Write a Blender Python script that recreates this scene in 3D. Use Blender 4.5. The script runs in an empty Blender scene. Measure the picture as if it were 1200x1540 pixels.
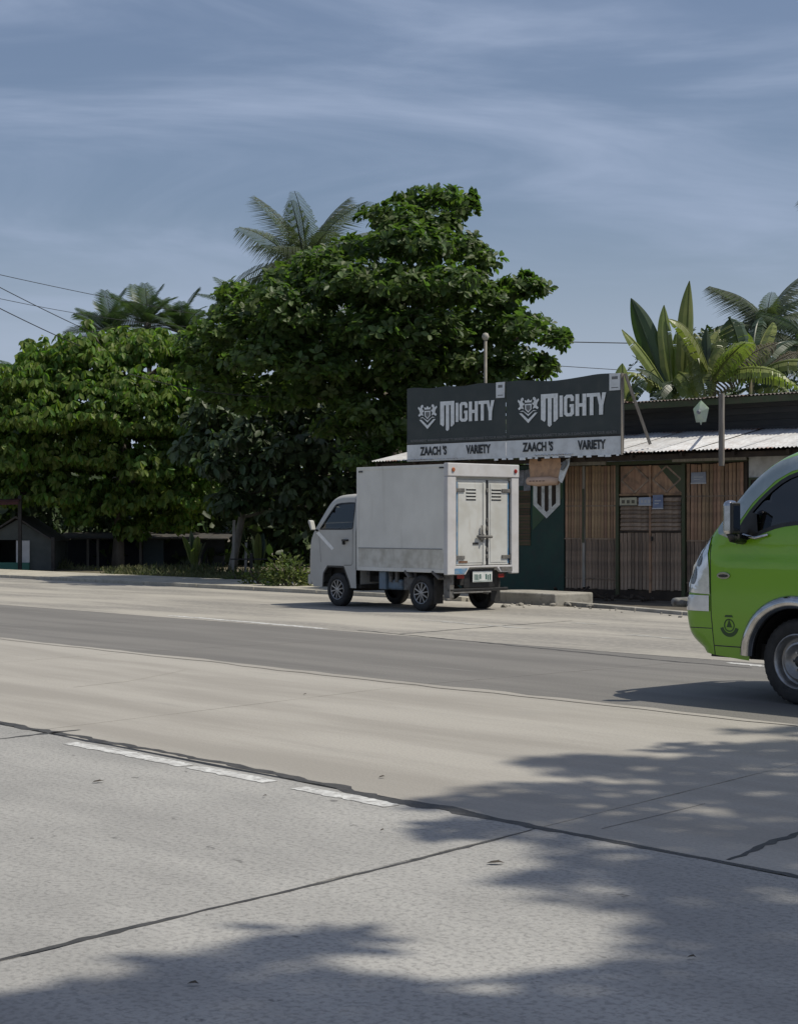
import bpy, bmesh, math, random
import numpy as np
from mathutils import Vector, Matrix, geometry

random.seed(7)
rng = np.random.default_rng(7)
scene = bpy.context.scene
COL = scene.collection
rad = math.radians

# ------------------------------------------------------------------ camera, light, exposure
F, H, HY = 2500.0, 1.33, 787.0            # focal length in photo pixels, eye height, horizon row
cam_d = bpy.data.cameras.new('camera')
cam_d.sensor_fit = 'HORIZONTAL'
cam_d.sensor_width = 36.0
cam_d.lens = 36.0 * F / 1200.0
cam_d.shift_y = (HY - 770.0) / 1200.0
cam_d.clip_start = 0.1
cam_d.clip_end = 3000
cam = bpy.data.objects.new('camera', cam_d)
cam.location = (0, 0, H)
cam.rotation_euler = (rad(90), 0, 0)
COL.objects.link(cam)
scene.camera = cam

SUNH = (0.60, -0.09)                       # sun's horizontal offset per metre of height
S = Vector((SUNH[0], SUNH[1], 1.0)).normalized()
sun_d = bpy.data.lights.new('sun', 'SUN')
sun_d.energy = 3.9
sun_d.angle = rad(0.55)
sun_d.color = (1.0, 0.945, 0.82)
sun = bpy.data.objects.new('sun', sun_d)
sun.rotation_euler = S.to_track_quat('Z', 'Y').to_euler()
COL.objects.link(sun)

world = bpy.data.worlds.new('World')
scene.world = world
world.use_nodes = True
nt = world.node_tree
nt.nodes.clear()
out = nt.nodes.new('ShaderNodeOutputWorld')
bg = nt.nodes.new('ShaderNodeBackground')
sky = nt.nodes.new('ShaderNodeTexSky')
sky.sky_type = 'NISHITA'
sky.sun_disc = False
sky.sun_elevation = math.asin(S.z)
sky.sun_rotation = math.atan2(S.x, S.y)
sky.air_density = 1.0
sky.dust_density = 2.2
sky.ozone_density = 1.5
bg.inputs['Strength'].default_value = 0.080
hs = nt.nodes.new('ShaderNodeHueSaturation')
hs.inputs['Saturation'].default_value = 1.10
hs.inputs['Value'].default_value = 1.0
hs.inputs['Hue'].default_value = 0.504
tc = nt.nodes.new('ShaderNodeTexCoord')
# thin cirrus streaks: noise over the sky direction, stretched along the horizon
mp = nt.nodes.new('ShaderNodeMapping')
mp.inputs['Scale'].default_value = (2.6, 2.6, 15.0)
mp.inputs['Location'].default_value = (1.7, 0.4, 3.1)
mp.inputs['Rotation'].default_value = (0.0, rad(6), 0.0)
nz = nt.nodes.new('ShaderNodeTexNoise')
nz.inputs['Scale'].default_value = 1.0
nz.inputs['Detail'].default_value = 8.0
nz.inputs['Roughness'].default_value = 0.55
nz.inputs['Distortion'].default_value = 0.9
cr = nt.nodes.new('ShaderNodeValToRGB')
cr.color_ramp.interpolation = 'EASE'
cr.color_ramp.elements[0].position = 0.38
cr.color_ramp.elements[0].color = (0.20, 0.20, 0.20, 1)
cr.color_ramp.elements[1].position = 0.80
cr.color_ramp.elements[1].color = (0.95, 0.95, 0.95, 1)
mx = nt.nodes.new('ShaderNodeMix')
mx.data_type = 'RGBA'
mx.inputs['B'].default_value = (4.6, 5.6, 7.6, 1)
L = nt.links.new
L(tc.outputs['Generated'], mp.inputs['Vector'])
L(mp.outputs['Vector'], nz.inputs['Vector'])
L(nz.outputs['Fac'], cr.inputs['Fac'])
L(sky.outputs['Color'], hs.inputs['Color'])
L(hs.outputs['Color'], mx.inputs['A'])
L(cr.outputs['Color'], mx.inputs['Factor'])
# pale humid air low over the horizon, the same all round
sx_ = nt.nodes.new('ShaderNodeSeparateXYZ')
hz = nt.nodes.new('ShaderNodeMapRange')
hz.interpolation_type = 'SMOOTHSTEP'
hz.inputs['From Min'].default_value = 0.20
hz.inputs['From Max'].default_value = 0.02
mh = nt.nodes.new('ShaderNodeMix')
mh.data_type = 'RGBA'
mh.inputs['B'].default_value = (5.2, 6.1, 7.7, 1)
L(tc.outputs['Generated'], sx_.inputs['Vector'])
L(sx_.outputs['Z'], hz.inputs['Value'])
L(hz.outputs['Result'], mh.inputs['Factor'])
L(mx.outputs['Result'], mh.inputs['A'])
L(mh.outputs['Result'], bg.inputs['Color'])
L(bg.outputs['Background'], out.inputs['Surface'])

scene.view_settings.view_transform = 'Standard'
scene.view_settings.look = 'None'
scene.view_settings.gamma = 1
scene.view_settings.use_curve_mapping = False
scene.view_settings.exposure = 0.0
scene.render.engine = 'CYCLES'
scene.cycles.max_bounces = 6
scene.cycles.transparent_max_bounces = 8

# ------------------------------------------------------------------ frames
RN = math.hypot(2180, 2500)
DX, DY = -2180 / RN, 2500 / RN            # along the road, away to the far end
NX, NY = DY, -DX                          # across the road, towards the far side
ROADROT = math.atan2(-DY, -DX)            # local x = nearer along the road, local y = across


def road(s, t, z=0.0):
    return Vector((s * DX + t * NX, s * DY + t * NY, z))


def ground_at(px, py, z=0.0):
    Y = F * (H - z) / (py - HY)
    return Vector(((px - 600) * Y / F, Y, z))


def at(px, py, Y):
    return Vector(((px - 600) * Y / F, Y, H - (py - HY) * Y / F))


# ------------------------------------------------------------------ materials
MATS = {}


def M(name, c1, c2=None, scale=5.0, rough=0.6, metal=0.0, bump=0.0, bscale=60.0, stretch=(1, 1, 1), rand=0.0,
      island=0.0, trans=0.0, coat=0.0, lo=0.35, hi=0.65, spec=0.5, c3=None, s3=40.0, a3=0.3, detail=5.0, hue=0.0,
      c4=None, s4=1.0, lo4=0.55, hi4=0.7, st4=(1, 1, 1), rvar=0.0):
    if name in MATS:
        return MATS[name]
    m = bpy.data.materials.new(name)
    m.use_nodes = True
    t = m.node_tree
    N = t.nodes.new
    lk = t.links.new
    b = t.nodes['Principled BSDF']
    b.inputs['Roughness'].default_value = rough
    b.inputs['Metallic'].default_value = metal
    b.inputs['Specular IOR Level'].default_value = spec
    if coat:
        b.inputs['Coat Weight'].default_value = coat
        b.inputs['Coat Roughness'].default_value = 0.06
    co = N('ShaderNodeTexCoord')

    def noise(sc, st=(1, 1, 1), det=detail):
        mpn = N('ShaderNodeMapping')
        mpn.inputs['Scale'].default_value = st
        lk(co.outputs['Object'], mpn.inputs['Vector'])
        n = N('ShaderNodeTexNoise')
        n.inputs['Scale'].default_value = sc
        n.inputs['Detail'].default_value = det
        n.inputs['Roughness'].default_value = 0.6
        lk(mpn.outputs['Vector'], n.inputs['Vector'])
        return n.outputs['Fac']

    def ramp(fac, a, bb):
        r = N('ShaderNodeMapRange')
        r.interpolation_type = 'SMOOTHSTEP'
        r.inputs['From Min'].default_value = a
        r.inputs['From Max'].default_value = bb
        lk(fac, r.inputs['Value'])
        return r.outputs['Result']

    def mix(a, bb, fac, blend='MIX'):
        x = N('ShaderNodeMix')
        x.data_type = 'RGBA'
        x.blend_type = blend
        for v, k in ((a, 'A'), (bb, 'B')):
            if isinstance(v, tuple):
                x.inputs[k].default_value = (*v, 1) if len(v) == 3 else v
            else:
                lk(v, x.inputs[k])
        if isinstance(fac, float):
            x.inputs['Factor'].default_value = fac
        else:
            lk(fac, x.inputs['Factor'])
        return x.outputs['Result']

    def mul(a, k):
        q = N('ShaderNodeMath')
        q.operation = 'MULTIPLY'
        lk(a, q.inputs[0])
        q.inputs[1].default_value = k
        return q.outputs[0]

    c = tuple(c1)
    if c2 is not None:
        c = mix(tuple(c1), tuple(c2), ramp(noise(scale, stretch), lo, hi))
    if c3 is not None:
        c = mix(c, tuple(c3), mul(ramp(noise(s3, (1, 1, 1), 2.0), 0.42, 0.72), a3))
    if c4 is not None:
        c = mix(c, tuple(c4), ramp(noise(s4, st4, 4.0), lo4, hi4))
    if rand or island:
        h = N('ShaderNodeHueSaturation')
        if rand:
            o = N('ShaderNodeObjectInfo')
            src, amt = o.outputs['Random'], rand
        else:
            g = N('ShaderNodeNewGeometry')
            src, amt = g.outputs['Random Per Island'], island
        r = N('ShaderNodeMapRange')
        r.inputs['To Min'].default_value = 1 - amt
        r.inputs['To Max'].default_value = 1 + amt
        lk(src, r.inputs['Value'])
        lk(r.outputs['Result'], h.inputs['Value'])
        if hue:
            r2 = N('ShaderNodeMapRange')
            r2.inputs['To Min'].default_value = 0.5 - hue
            r2.inputs['To Max'].default_value = 0.5 + hue
            fr = N('ShaderNodeMath')
            fr.operation = 'FRACT'
            lk(mul(src, 7.31), fr.inputs[0])
            lk(fr.outputs[0], r2.inputs['Value'])
            lk(r2.outputs['Result'], h.inputs['Hue'])
        if isinstance(c, tuple):
            h.inputs['Color'].default_value = (*c, 1)
        else:
            lk(c, h.inputs['Color'])
        c = h.outputs['Color']
    if isinstance(c, tuple):
        b.inputs['Base Color'].default_value = (*c, 1)
    else:
        lk(c, b.inputs['Base Color'])
    if rvar:
        rr = N('ShaderNodeMapRange')
        rr.inputs['To Min'].default_value = max(0.02, rough - rvar)
        rr.inputs['To Max'].default_value = min(1, rough + rvar)
        lk(noise(6.0), rr.inputs['Value'])
        lk(rr.outputs['Result'], b.inputs['Roughness'])
    if bump:
        bp = N('ShaderNodeBump')
        bp.inputs['Strength'].default_value = bump
        bp.inputs['Distance'].default_value = 0.01
        lk(noise(bscale), bp.inputs['Height'])
        lk(bp.outputs['Normal'], b.inputs['Normal'])
    if trans:
        tr = N('ShaderNodeBsdfTranslucent')
        ms = N('ShaderNodeMixShader')
        ms.inputs['Fac'].default_value = trans
        if isinstance(c, tuple):
            tr.inputs['Color'].default_value = (*[min(1, v * 1.6) for v in c], 1)
        else:
            lk(mix(c, (1.5, 1.9, 0.7), 1.0, 'MULTIPLY'), tr.inputs['Color'])
        lk(b.outputs[0], ms.inputs[1])
        lk(tr.outputs[0], ms.inputs[2])
        lk(ms.outputs[0], t.nodes['Material Output'].inputs['Surface'])
    MATS[name] = m
    return m


def glass_mat(name, tint, fac_glossy=0.12, rough=0.03):
    m = bpy.data.materials.new(name)
    m.use_nodes = True
    t = m.node_tree
    t.nodes.remove(t.nodes['Principled BSDF'])
    tr = t.nodes.new('ShaderNodeBsdfTransparent')
    tr.inputs['Color'].default_value = (*tint, 1)
    gl = t.nodes.new('ShaderNodeBsdfGlossy')
    gl.inputs['Roughness'].default_value = rough
    fr = t.nodes.new('ShaderNodeFresnel')
    fr.inputs['IOR'].default_value = 1.5
    ad = t.nodes.new('ShaderNodeMath')
    ad.operation = 'ADD'
    ad.use_clamp = True
    ad.inputs[1].default_value = fac_glossy
    ms = t.nodes.new('ShaderNodeMixShader')
    t.links.new(fr.outputs[0], ad.inputs[0])
    t.links.new(ad.outputs[0], ms.inputs['Fac'])
    t.links.new(tr.outputs[0], ms.inputs[1])
    t.links.new(gl.outputs[0], ms.inputs[2])
    t.links.new(ms.outputs[0], t.nodes['Material Output'].inputs['Surface'])
    return m


# concretes: object coordinates are the road's own frame (x along, y across)
con_near = M('concrete_near', (0.285, 0.278, 0.265), (0.375, 0.365, 0.345), 0.9, 0.85, bump=0.5, bscale=55, c3=(0.17, 0.165, 0.158),
             s3=42, a3=0.6, stretch=(0.5, 1.2, 1), spec=0.25, c4=(0.16, 0.155, 0.148), s4=9, lo4=0.66, hi4=0.73, st4=(.8, 1.3, 1))
con_mid = M('concrete_mid', (0.29, 0.270, 0.240), (0.375, 0.352, 0.315), 0.8, 0.85, bump=0.3, bscale=50, c3=(0.22, 0.21, 0.19), s3=55,
            a3=0.35, stretch=(0.25, 1.6, 1), spec=0.25, c4=(0.285, 0.272, 0.245), s4=1.6, lo4=0.58, hi4=0.8, st4=(0.35, 1.8, 1))
con_dark = M('concrete_worn', (0.155, 0.147, 0.136), (0.20, 0.19, 0.175), 0.8, 0.75, bump=0.3, bscale=60, c3=(0.10, 0.097, 0.092), s3=60,
             a3=0.5, stretch=(0.2, 2.2, 1), spec=0.3, c4=(0.22, 0.21, 0.195), s4=1.5, lo4=0.58, hi4=0.8, st4=(0.25, 3.0, 1))
con_dust = M('concrete_dusty', (0.225, 0.213, 0.195), (0.36, 0.337, 0.297), 0.7, 0.9, bump=0.3, bscale=40, c3=(0.41, 0.385, 0.335), s3=12, a3=0.4,
             stretch=(0.3, 1.3, 1), spec=0.2)
con_pale = M('concrete_pale', (0.34, 0.315, 0.26), (0.45, 0.42, 0.35), 1.5, 0.9, bump=0.4, bscale=30, c3=(0.22, 0.20, 0.16), s3=10, a3=0.4)
con_block = M('concrete_block', (0.27, 0.255, 0.22), (0.38, 0.36, 0.32), 4, 0.9, bump=0.6, bscale=25, c3=(0.12, 0.11, 0.09), s3=8, a3=0.6)
tar = M('tar', (0.032, 0.031, 0.03), (0.06, 0.058, 0.055), 9, 0.7, bump=0.5, bscale=60)
paint_w = M('road_paint', (0.62, 0.62, 0.60), (0.46, 0.455, 0.44), 8, 0.75, c3=(0.27, 0.26, 0.245), s3=25, a3=0.9, bump=0.3)
paint_worn = M('road_paint_worn', (0.42, 0.41, 0.385), (0.30, 0.29, 0.265), 5, 0.8, c3=(0.24, 0.23, 0.21), s3=14, a3=0.9)
soil = M('soil', (0.10, 0.085, 0.06), (0.17, 0.145, 0.10), 1.2, 0.95, bump=0.8, bscale=14, c3=(0.06, 0.065, 0.03), s3=4, a3=0.6)
dirt_dark = M('dirt_dark', (0.06, 0.052, 0.042), (0.12, 0.105, 0.08), 3, 0.95, bump=0.8, bscale=18)
field = M('field', (0.06, 0.075, 0.03), (0.11, 0.10, 0.055), 0.05, 0.95, c3=(0.04, 0.05, 0.02), s3=0.6, a3=0.6)


# ------------------------------------------------------------------ mesh builder
class MB:
    def __init__(s):
        s.v, s.f = [], []

    def add(s, vs, fs):
        n = len(s.v)
        s.v += [tuple(v) for v in vs]
        s.f += [tuple(i + n for i in f) for f in fs]
        return s

    def box(s, x0, x1, y0, y1, z0, z1):
        return s.add([(x0, y0, z0), (x1, y0, z0), (x1, y1, z0), (x0, y1, z0), (x0, y0, z1), (x1, y0, z1), (x1, y1, z1), (x0, y1, z1)],
                     [(3, 2, 1, 0), (4, 5, 6, 7), (0, 1, 5, 4), (1, 2, 6, 5), (2, 3, 7, 6), (3, 0, 4, 7)])

    def bar(s, p, q, w, h, up=(0, 0, 1)):
        p, q = Vector(p), Vector(q)
        d = (q - p).normalized()
        u = Vector(up)
        a = d.cross(u)
        if a.length < 1e-4:
            a = d.cross(Vector((1, 0, 0)))
        a.normalize()
        b = a.cross(d).normalized()
        vs = []
        for e in (p, q):
            for i, j in ((-1, -1), (1, -1), (1, 1), (-1, 1)):
                vs.append(e + a * (i * w / 2) + b * (j * h / 2))
        return s.add(vs, [(3, 2, 1, 0), (4, 5, 6, 7), (0, 1, 5, 4), (1, 2, 6, 5), (2, 3, 7, 6), (3, 0, 4, 7)])

    def tube(s, pts, rs, n=8, cap=True):
        pts = [Vector(p) for p in pts]
        if not hasattr(rs, '__len__'):
            rs = [rs] * len(pts)
        vs, fs = [], []
        ref = Vector((0.31, 0.87, 0.38))
        for i, p in enumerate(pts):
            d = (pts[min(i + 1, len(pts) - 1)] - pts[max(i - 1, 0)]).normalized()
            a = d.cross(ref)
            if a.length < 0.1:
                a = d.cross(Vector((1, 0, 0)))
            a.normalize()
            b = d.cross(a)
            for k in range(n):
                th = 2 * math.pi * k / n
                vs.append(p + (a * math.cos(th) + b * math.sin(th)) * rs[i])
        for i in range(len(pts) - 1):
            for k in range(n):
                k2 = (k + 1) % n
                fs.append((i * n + k, i * n + k2, (i + 1) * n + k2, (i + 1) * n + k))
        if cap:
            fs.append(tuple(range(n))[::-1])
            fs.append(tuple((len(pts) - 1) * n + k for k in range(n)))
        return s.add(vs, fs)

    def lathe(s, prof, c=(0, 0, 0), n=28, axis='y'):
        """prof: (radius, position along the axis) pairs"""
        vs, fs = [], []
        for r, y in prof:
            for k in range(n):
                th = 2 * math.pi * k / n
                a, b = r * math.cos(th), r * math.sin(th)
                vs.append((c[0] + a, c[1] + y, c[2] + b) if axis == 'y' else (c[0] + a, c[1] + b, c[2] + y))
        for i in range(len(prof) - 1):
            for k in range(n):
                k2 = (k + 1) % n
                fs.append((i * n + k, (i + 1) * n + k, (i + 1) * n + k2, i * n + k2))
        return s.add(vs, fs)

    def poly(s, pts):
        return s.add(pts, [tuple(range(len(pts)))])

    def prism(s, pts, off):
        """closed slab: polygon pts (3D) swept by vector off"""
        o = Vector(off)
        n = len(pts)
        vs = [Vector(p) for p in pts] + [Vector(p) + o for p in pts]
        fs = [tuple(range(n))[::-1], tuple(range(n, 2 * n))] + [(i, (i + 1) % n, n + (i + 1) % n, n + i) for i in range(n)]
        return s.add(vs, fs)

    def mesh(s, name):
        me = bpy.data.meshes.new(name)
        me.from_pydata(s.v, [], s.f)
        me.update()
        return me

    def build(s, name, mat, parent=None, smooth=False, bevel=0.0, seg=2, loc=None):
        o = bpy.data.objects.new(name, s.mesh(name))
        COL.objects.link(o)
        o.data.materials.append(mat)
        if parent is not None:
            o.parent = parent
        if loc is not None:
            o.location = loc
        if smooth:
            o.data.shade_smooth()
        if bevel:
            md = o.modifiers.new('bevel', 'BEVEL')
            md.width = bevel
            md.segments = seg
            md.limit_method = 'ANGLE'
            md.angle_limit = rad(40)
        return o


def fixn(o):
    bm = bmesh.new()
    bm.from_mesh(o.data)
    bmesh.ops.recalc_face_normals(bm, faces=bm.faces[:])
    bm.to_mesh(o.data)
    bm.free()
    return o


def autosmooth(o, ang=35):
    o.data.shade_smooth()
    bm = bmesh.new()
    bm.from_mesh(o.data)
    bmesh.ops.remove_doubles(bm, verts=bm.verts[:], dist=1e-5)
    for e in bm.edges:
        if len(e.link_faces) == 2 and e.calc_face_angle(0) > rad(ang):
            e.smooth = False
    bm.to_mesh(o.data)
    bm.free()
    return o


def tag(o, label=None, cat=None, group=None, kind=None):
    if label:
        o['label'] = label
    if cat:
        o['category'] = cat
    if group:
        o['group'] = group
    if kind:
        o['kind'] = kind
    return o


def empty(name, loc, rz=0.0):
    o = bpy.data.objects.new(name, None)
    o.empty_display_size = 0.3
    o.location = loc
    o.rotation_euler = (0, 0, rz)
    COL.objects.link(o)
    return o


def share(name, me, parent, loc=(0, 0, 0), rot=(0, 0, 0), scale=(1, 1, 1)):
    o = bpy.data.objects.new(name, me)
    COL.objects.link(o)
    o.parent = parent
    o.location = loc
    o.rotation_euler = rot
    o.scale = scale
    return o


def text_mesh(body, size, mat, name, parent, loc, rot=(rad(90), 0, 0), sx=1.0, bold=0.0, depth=0.0015, align='LEFT', fit=None):
    cu = bpy.data.curves.new(name, 'FONT')
    cu.body = body
    cu.size = size
    cu.offset = bold
    cu.extrude = depth
    cu.align_x = align
    cu.resolution_u = 3
    tmp = bpy.data.objects.new('tmp_text', cu)
    COL.objects.link(tmp)
    dg = bpy.context.evaluated_depsgraph_get()
    me = bpy.data.meshes.new_from_object(tmp.evaluated_get(dg))
    bpy.data.objects.remove(tmp)
    bpy.data.curves.remove(cu)
    me.materials.clear()
    me.materials.append(mat)
    if fit:
        xs = [v.co.x for v in me.vertices]
        sx = fit / (max(xs) - min(xs))
        loc = (loc[0] - min(xs) * sx, loc[1], loc[2])
    o = share(name, me, parent, loc, rot, (sx, 1, 1))
    return o


# ------------------------------------------------------------------ ground and road
gm = MB().poly([(-1500, -1500, -0.12), (1500, -1500, -0.12), (1500, 1500, -0.12), (-1500, 1500, -0.12)])
tag(gm.build('ground', field), kind='structure')

RX = empty('tmp_frame', (0, 0, 0), ROADROT)


def rb(mb, name, mat, **k):
    """a mesh laid out in the road frame (x = -s, y = t)"""
    o = mb.build(name, mat, **k)
    if o.parent is None:
        o.rotation_euler = (0, 0, ROADROT)
    return o


bpy.data.objects.remove(RX)

roadbed = rb(MB().box(-160, 40, -6.0, 19.4, -0.30, -0.025), 'road', tar)
tag(roadbed, kind='structure')


def edge_pts(x0, x1, y, amp, n):
    return [(x0 + (x1 - x0) * i / n, y + random.uniform(-amp, amp)) for i in range(n + 1)]


def slab(x0, x1, y0, y1, mat, gx, gy0, gy1, amp=0.004):
    """one pavement slab, its joint edges slightly chipped"""
    n = max(4, int((x1 - x0) / 0.22)) if x1 - x0 < 10 else 6
    m = max(4, int((y1 - y0) / 0.22)) if x1 - x0 < 10 else 4
    lo = edge_pts(x0 + gx, x1 - gx, y0 + gy0, amp, n)
    hi = edge_pts(x1 - gx, x0 + gx, y1 - gy1, amp, n)
    rt = [(x1 - gx + random.uniform(-amp, amp), y0 + (y1 - y0) * j / m) for j in range(1, m)]
    lf = [(x0 + gx + random.uniform(-amp, amp), y1 - (y1 - y0) * j / m) for j in range(1, m)]
    ring = lo + rt + hi + lf
    if y1 < 9.2:                              # the near lanes' joints run a little askew
        ring = [(x - .166 * (y - 5.2), y) for x, y in ring]
    mb = MB().prism([(p[0], p[1], -0.20) for p in ring], (0, 0, 0.20))
    o = mb.build('slab', mat, roadbed)
    return o


strips = [(-5.9, 1.5, con_near, 0.006, 0.006), (1.5, 5.24, con_near, 0.006, 0.022), (5.24, 9.12, con_mid, 0.022, 0.002),
          (9.12, 12.93, con_dark, 0.002, 0.012), (12.93, 19.38, con_dust, 0.012, 0.0)]
for k, (y0, y1, mat, g0, g1) in enumerate(strips):
    xs = [-5.06 - 4.5 * i + (0.0 if k < 3 else -0.64) for i in range(-3, 11)]
    wide = 0.006 if k in (0, 1) else 0.005
    for i in range(len(xs) - 1):
        slab(xs[i + 1], xs[i], y0, y1, mat, wide, g0, g1, 0.010 if k < 2 else 0.004)
    slab(-158, xs[-1], y0, y1, mat, 0.004, g0, g1)
    slab(xs[0], 38, y0, y1, mat, 0.004, g0, g1)


def ribbon(pts, widths, z=0.0014, rough=0.35, sub=0.06):
    """an irregular flat strip along road-frame points"""
    mb = MB()
    L_, R_ = [], []
    ph = random.uniform(0, 9)
    for i in range(len(pts) - 1):
        a, b = Vector((*pts[i], 0)), Vector((*pts[i + 1], 0))
        n = max(1, int((b - a).length / sub))
        d = (b - a).normalized()
        nn = Vector((-d.y, d.x, 0))
        for j in range(n + (1 if i == len(pts) - 2 else 0)):
            f = j / n
            w = widths[i] * (1 - f) + widths[i + 1] * f
            p = a.lerp(b, f)
            q = 0.5 * math.sin(ph + (i * n + j) * 0.37) + 0.5 * math.sin(ph * 2 + (i * n + j) * 0.83)
            L_.append(p + nn * (w * (0.5 + rough * (random.uniform(-0.5, 0.5) + 0.5 * q))))
            R_.append(p - nn * (w * (0.5 + rough * (random.uniform(-0.5, 0.5) - 0.5 * q))))
    n = len(L_)
    mb.add([(p.x, p.y, z) for p in L_] + [(p.x, p.y, z) for p in R_], [(i, n + i, n + i + 1, i + 1) for i in range(n - 1)])
    return mb


def rp(px, py):
    g = ground_at(px, py)
    return (-(g.x * DX + g.y * DY), g.x * NX + g.y * NY)


# tar poured over the lane joint (widens in the middle, thin at its ends) and over the transverse joints
tar_o = rb(ribbon([rp(-40, 1079), rp(0, 1087), rp(110, 1107), rp(250, 1132), rp(420, 1165), rp(520, 1188), rp(600, 1207), rp(680, 1219), rp(800, 1244),
                   rp(1000, 1281), rp(1200, 1319), rp(1400, 1357)], [.08, .10, .07, .05, .06, .09, .13, .09, .05, .028, .035, .02], rough=0.5), 'tar_seam', tar)
tag(tar_o, kind='structure')
tag(rb(ribbon([rp(-60, 1461), rp(0, 1444), rp(150, 1408), rp(300, 1372), rp(500, 1325), rp(700, 1275), rp(800, 1249)],
              [.022, .026, .036, .018, .020, .022, .012], rough=0.5), 'tar_seam', tar), kind='structure')
tag(rb(ribbon([rp(0, 1112), rp(65, 1104), rp(120, 1098)], [.02, .05, .02], rough=0.6), 'tar_seam', tar), kind='structure')
tag(rb(ribbon([rp(1230, 1243), rp(1160, 1269), rp(1095, 1294)], [.02, .045, .02], rough=0.6), 'tar_seam', tar), kind='structure')
tag(rb(ribbon([rp(1060, 1209), rp(985, 1228), rp(905, 1247)], [.006, .008, .006], rough=0.6), 'road_crack', con_dark), kind='structure')
tag(rb(ribbon([rp(280, 1008), rp(190, 1025), rp(110, 1034)], [.01, .025, .01], rough=0.8), 'road_crack', con_dust), kind='structure')
tag(rb(ribbon([rp(600, 954), rp(760, 941), rp(860, 934)], [.05, .05, .03], rough=0.5), 'road_crack', tar), kind='structure')
tag(rb(ribbon([rp(540, 948), rp(700, 964), rp(1000, 994), rp(1130, 1005)], [.05, .05, .05, .03], rough=0.5), 'tar_seam', tar), kind='structure')
# irregular fringe of pale concrete spilled over the worn lane's near edge
tag(rb(ribbon([(-34, 9.12), (-18, 9.13), (-9, 9.14), (-6, 9.13), (2, 9.12)], [.10, .12, .14, .08, .03], z=0.004, rough=0.45, sub=0.3), 'road_edge', con_mid),
    kind='structure')
# paint
for a, b in ((8.88, 7.62), (7.57, 6.86), (6.62, 5.9)):
    tag(rb(ribbon([(-a, 5.10), (-(a + b) / 2, 5.115), (-b, 5.105)], [.10, .115, .10], z=0.0026, rough=0.12, sub=0.03), 'road_marking', paint_w), kind='structure')
tag(rb(ribbon([rp(255, 926), rp(400, 938), rp(490, 946)], [.09, .13, .12], z=0.0026, rough=0.35), 'road_marking', paint_w), kind='structure')
tag(rb(ribbon([rp(640, 933), rp(800, 946)], [.12, .10], z=0.0026, rough=0.7), 'road_marking', paint_worn), kind='structure')
tag(rb(ribbon([rp(944, 955), rp(1030, 962)], [.13, .08], z=0.0026, rough=0.8), 'road_marking', paint_worn), kind='structure')
tag(rb(ribbon([rp(1095, 997), rp(1190, 1006)], [.10, .12], z=0.0026, rough=0.5), 'road_marking', paint_w), kind='structure')
tag(rb(ribbon([rp(860, 937), rp(900, 939)], [.13, .08], z=0.0026, rough=0.8), 'road_marking', paint_worn), kind='structure')

# verge, left pavement with its kerb, dusty strip before the store
tag(rb(MB().box(-160, 40, 19.4, 90, -0.35, -0.03), 'verge', soil), kind='structure')
pave = rb(MB().box(-150, -20.6, 19.52, 22.05, -0.1, 0.055), 'pavement', con_pale)
tag(pave, kind='structure')
for i in range(40):
    o = rb(MB().box(-20.62 - 2.0 * (i + 1) + .01, -20.62 - 2.0 * i - .01, 19.40, 19.515, -0.1, 0.075 + random.uniform(-.006, .006)), 'kerb_stone', con_pale, bevel=0.01)
    o.parent = pave
    o.rotation_euler = (0, 0, 0)
fore = MB()
fore.box(-20.6, 20, 19.4, 26.5, -0.1, -0.012)
tag(rb(fore, 'forecourt', dirt_dark), kind='structure')
# broken concrete step and low kerb in front of the store
st = rb(MB().box(-20.35, -18.66, 19.62, 20.55, -0.1, 0.185), 'concrete_step', con_block, bevel=0.03, seg=3)
tag(st, 'pale broken concrete step on the ground behind the truck, beside the green wall', 'step')
ka, kb = ground_at(838, 908), ground_at(1032, 925)
kd = (kb - ka)
for i in range(4):
    p, q = ka + kd * (i / 3.0 + .004), ka + kd * ((i + 1) / 3.0 - .004)
    o = MB().bar((p.x, p.y, 0.0), (q.x, q.y, 0.0), .16, .11 + random.uniform(-.012, .012)).build('kerb_stone', con_block, bevel=0.012)
    o['kind'] = 'structure'

# ------------------------------------------------------------------ vehicles: shared helpers
rubber = M('rubber', (0.018, 0.018, 0.018), (0.032, 0.031, 0.03), 12, 0.8, bump=0.2)
alloy = M('alloy', (0.36, 0.36, 0.36), (0.25, 0.25, 0.25), 12, 0.38, metal=0.8)
steel = M('steel_rim', (0.42, 0.42, 0.42), (0.25, 0.24, 0.23), 9, 0.38, metal=0.8, rvar=.1)
blackp = M('black_plastic', (0.012, 0.012, 0.012), (0.022, 0.022, 0.022), 20, 0.45)
blackm = M('black_metal', (0.014, 0.013, 0.012), (0.03, 0.027, 0.024), 8, 0.7)
chrome = M('chrome', (0.55, 0.55, 0.56), (0.40, 0.40, 0.40), 10, 0.10, metal=1.0)
truck_white = M('truck_paint', (0.47, 0.465, 0.435), (0.41, 0.405, 0.38), 2.0, 0.42, c3=(0.42, 0.40, 0.36), s3=3, a3=0.3, spec=0.4, rvar=.1)
box_white = M('box_sheet', (0.69, 0.68, 0.63), (0.61, 0.60, 0.555), 1.0, 0.55, c3=(0.55, 0.53, 0.48), s3=3, a3=0.25, spec=0.35, detail=3,
              c4=(0.52, 0.50, 0.45), s4=2.2, lo4=0.56, hi4=0.82, st4=(3.0, 3.0, 0.35), bump=.25, bscale=2.2)
door_white = M('box_door', (0.54, 0.54, 0.515), (0.47, 0.47, 0.44), 2.0, 0.5, c3=(0.42, 0.39, 0.33), s3=4, a3=0.3, c4=(0.42, 0.39, 0.33), s4=2.0, lo4=.58, hi4=.8,
               st4=(3, 3, .5))
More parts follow.
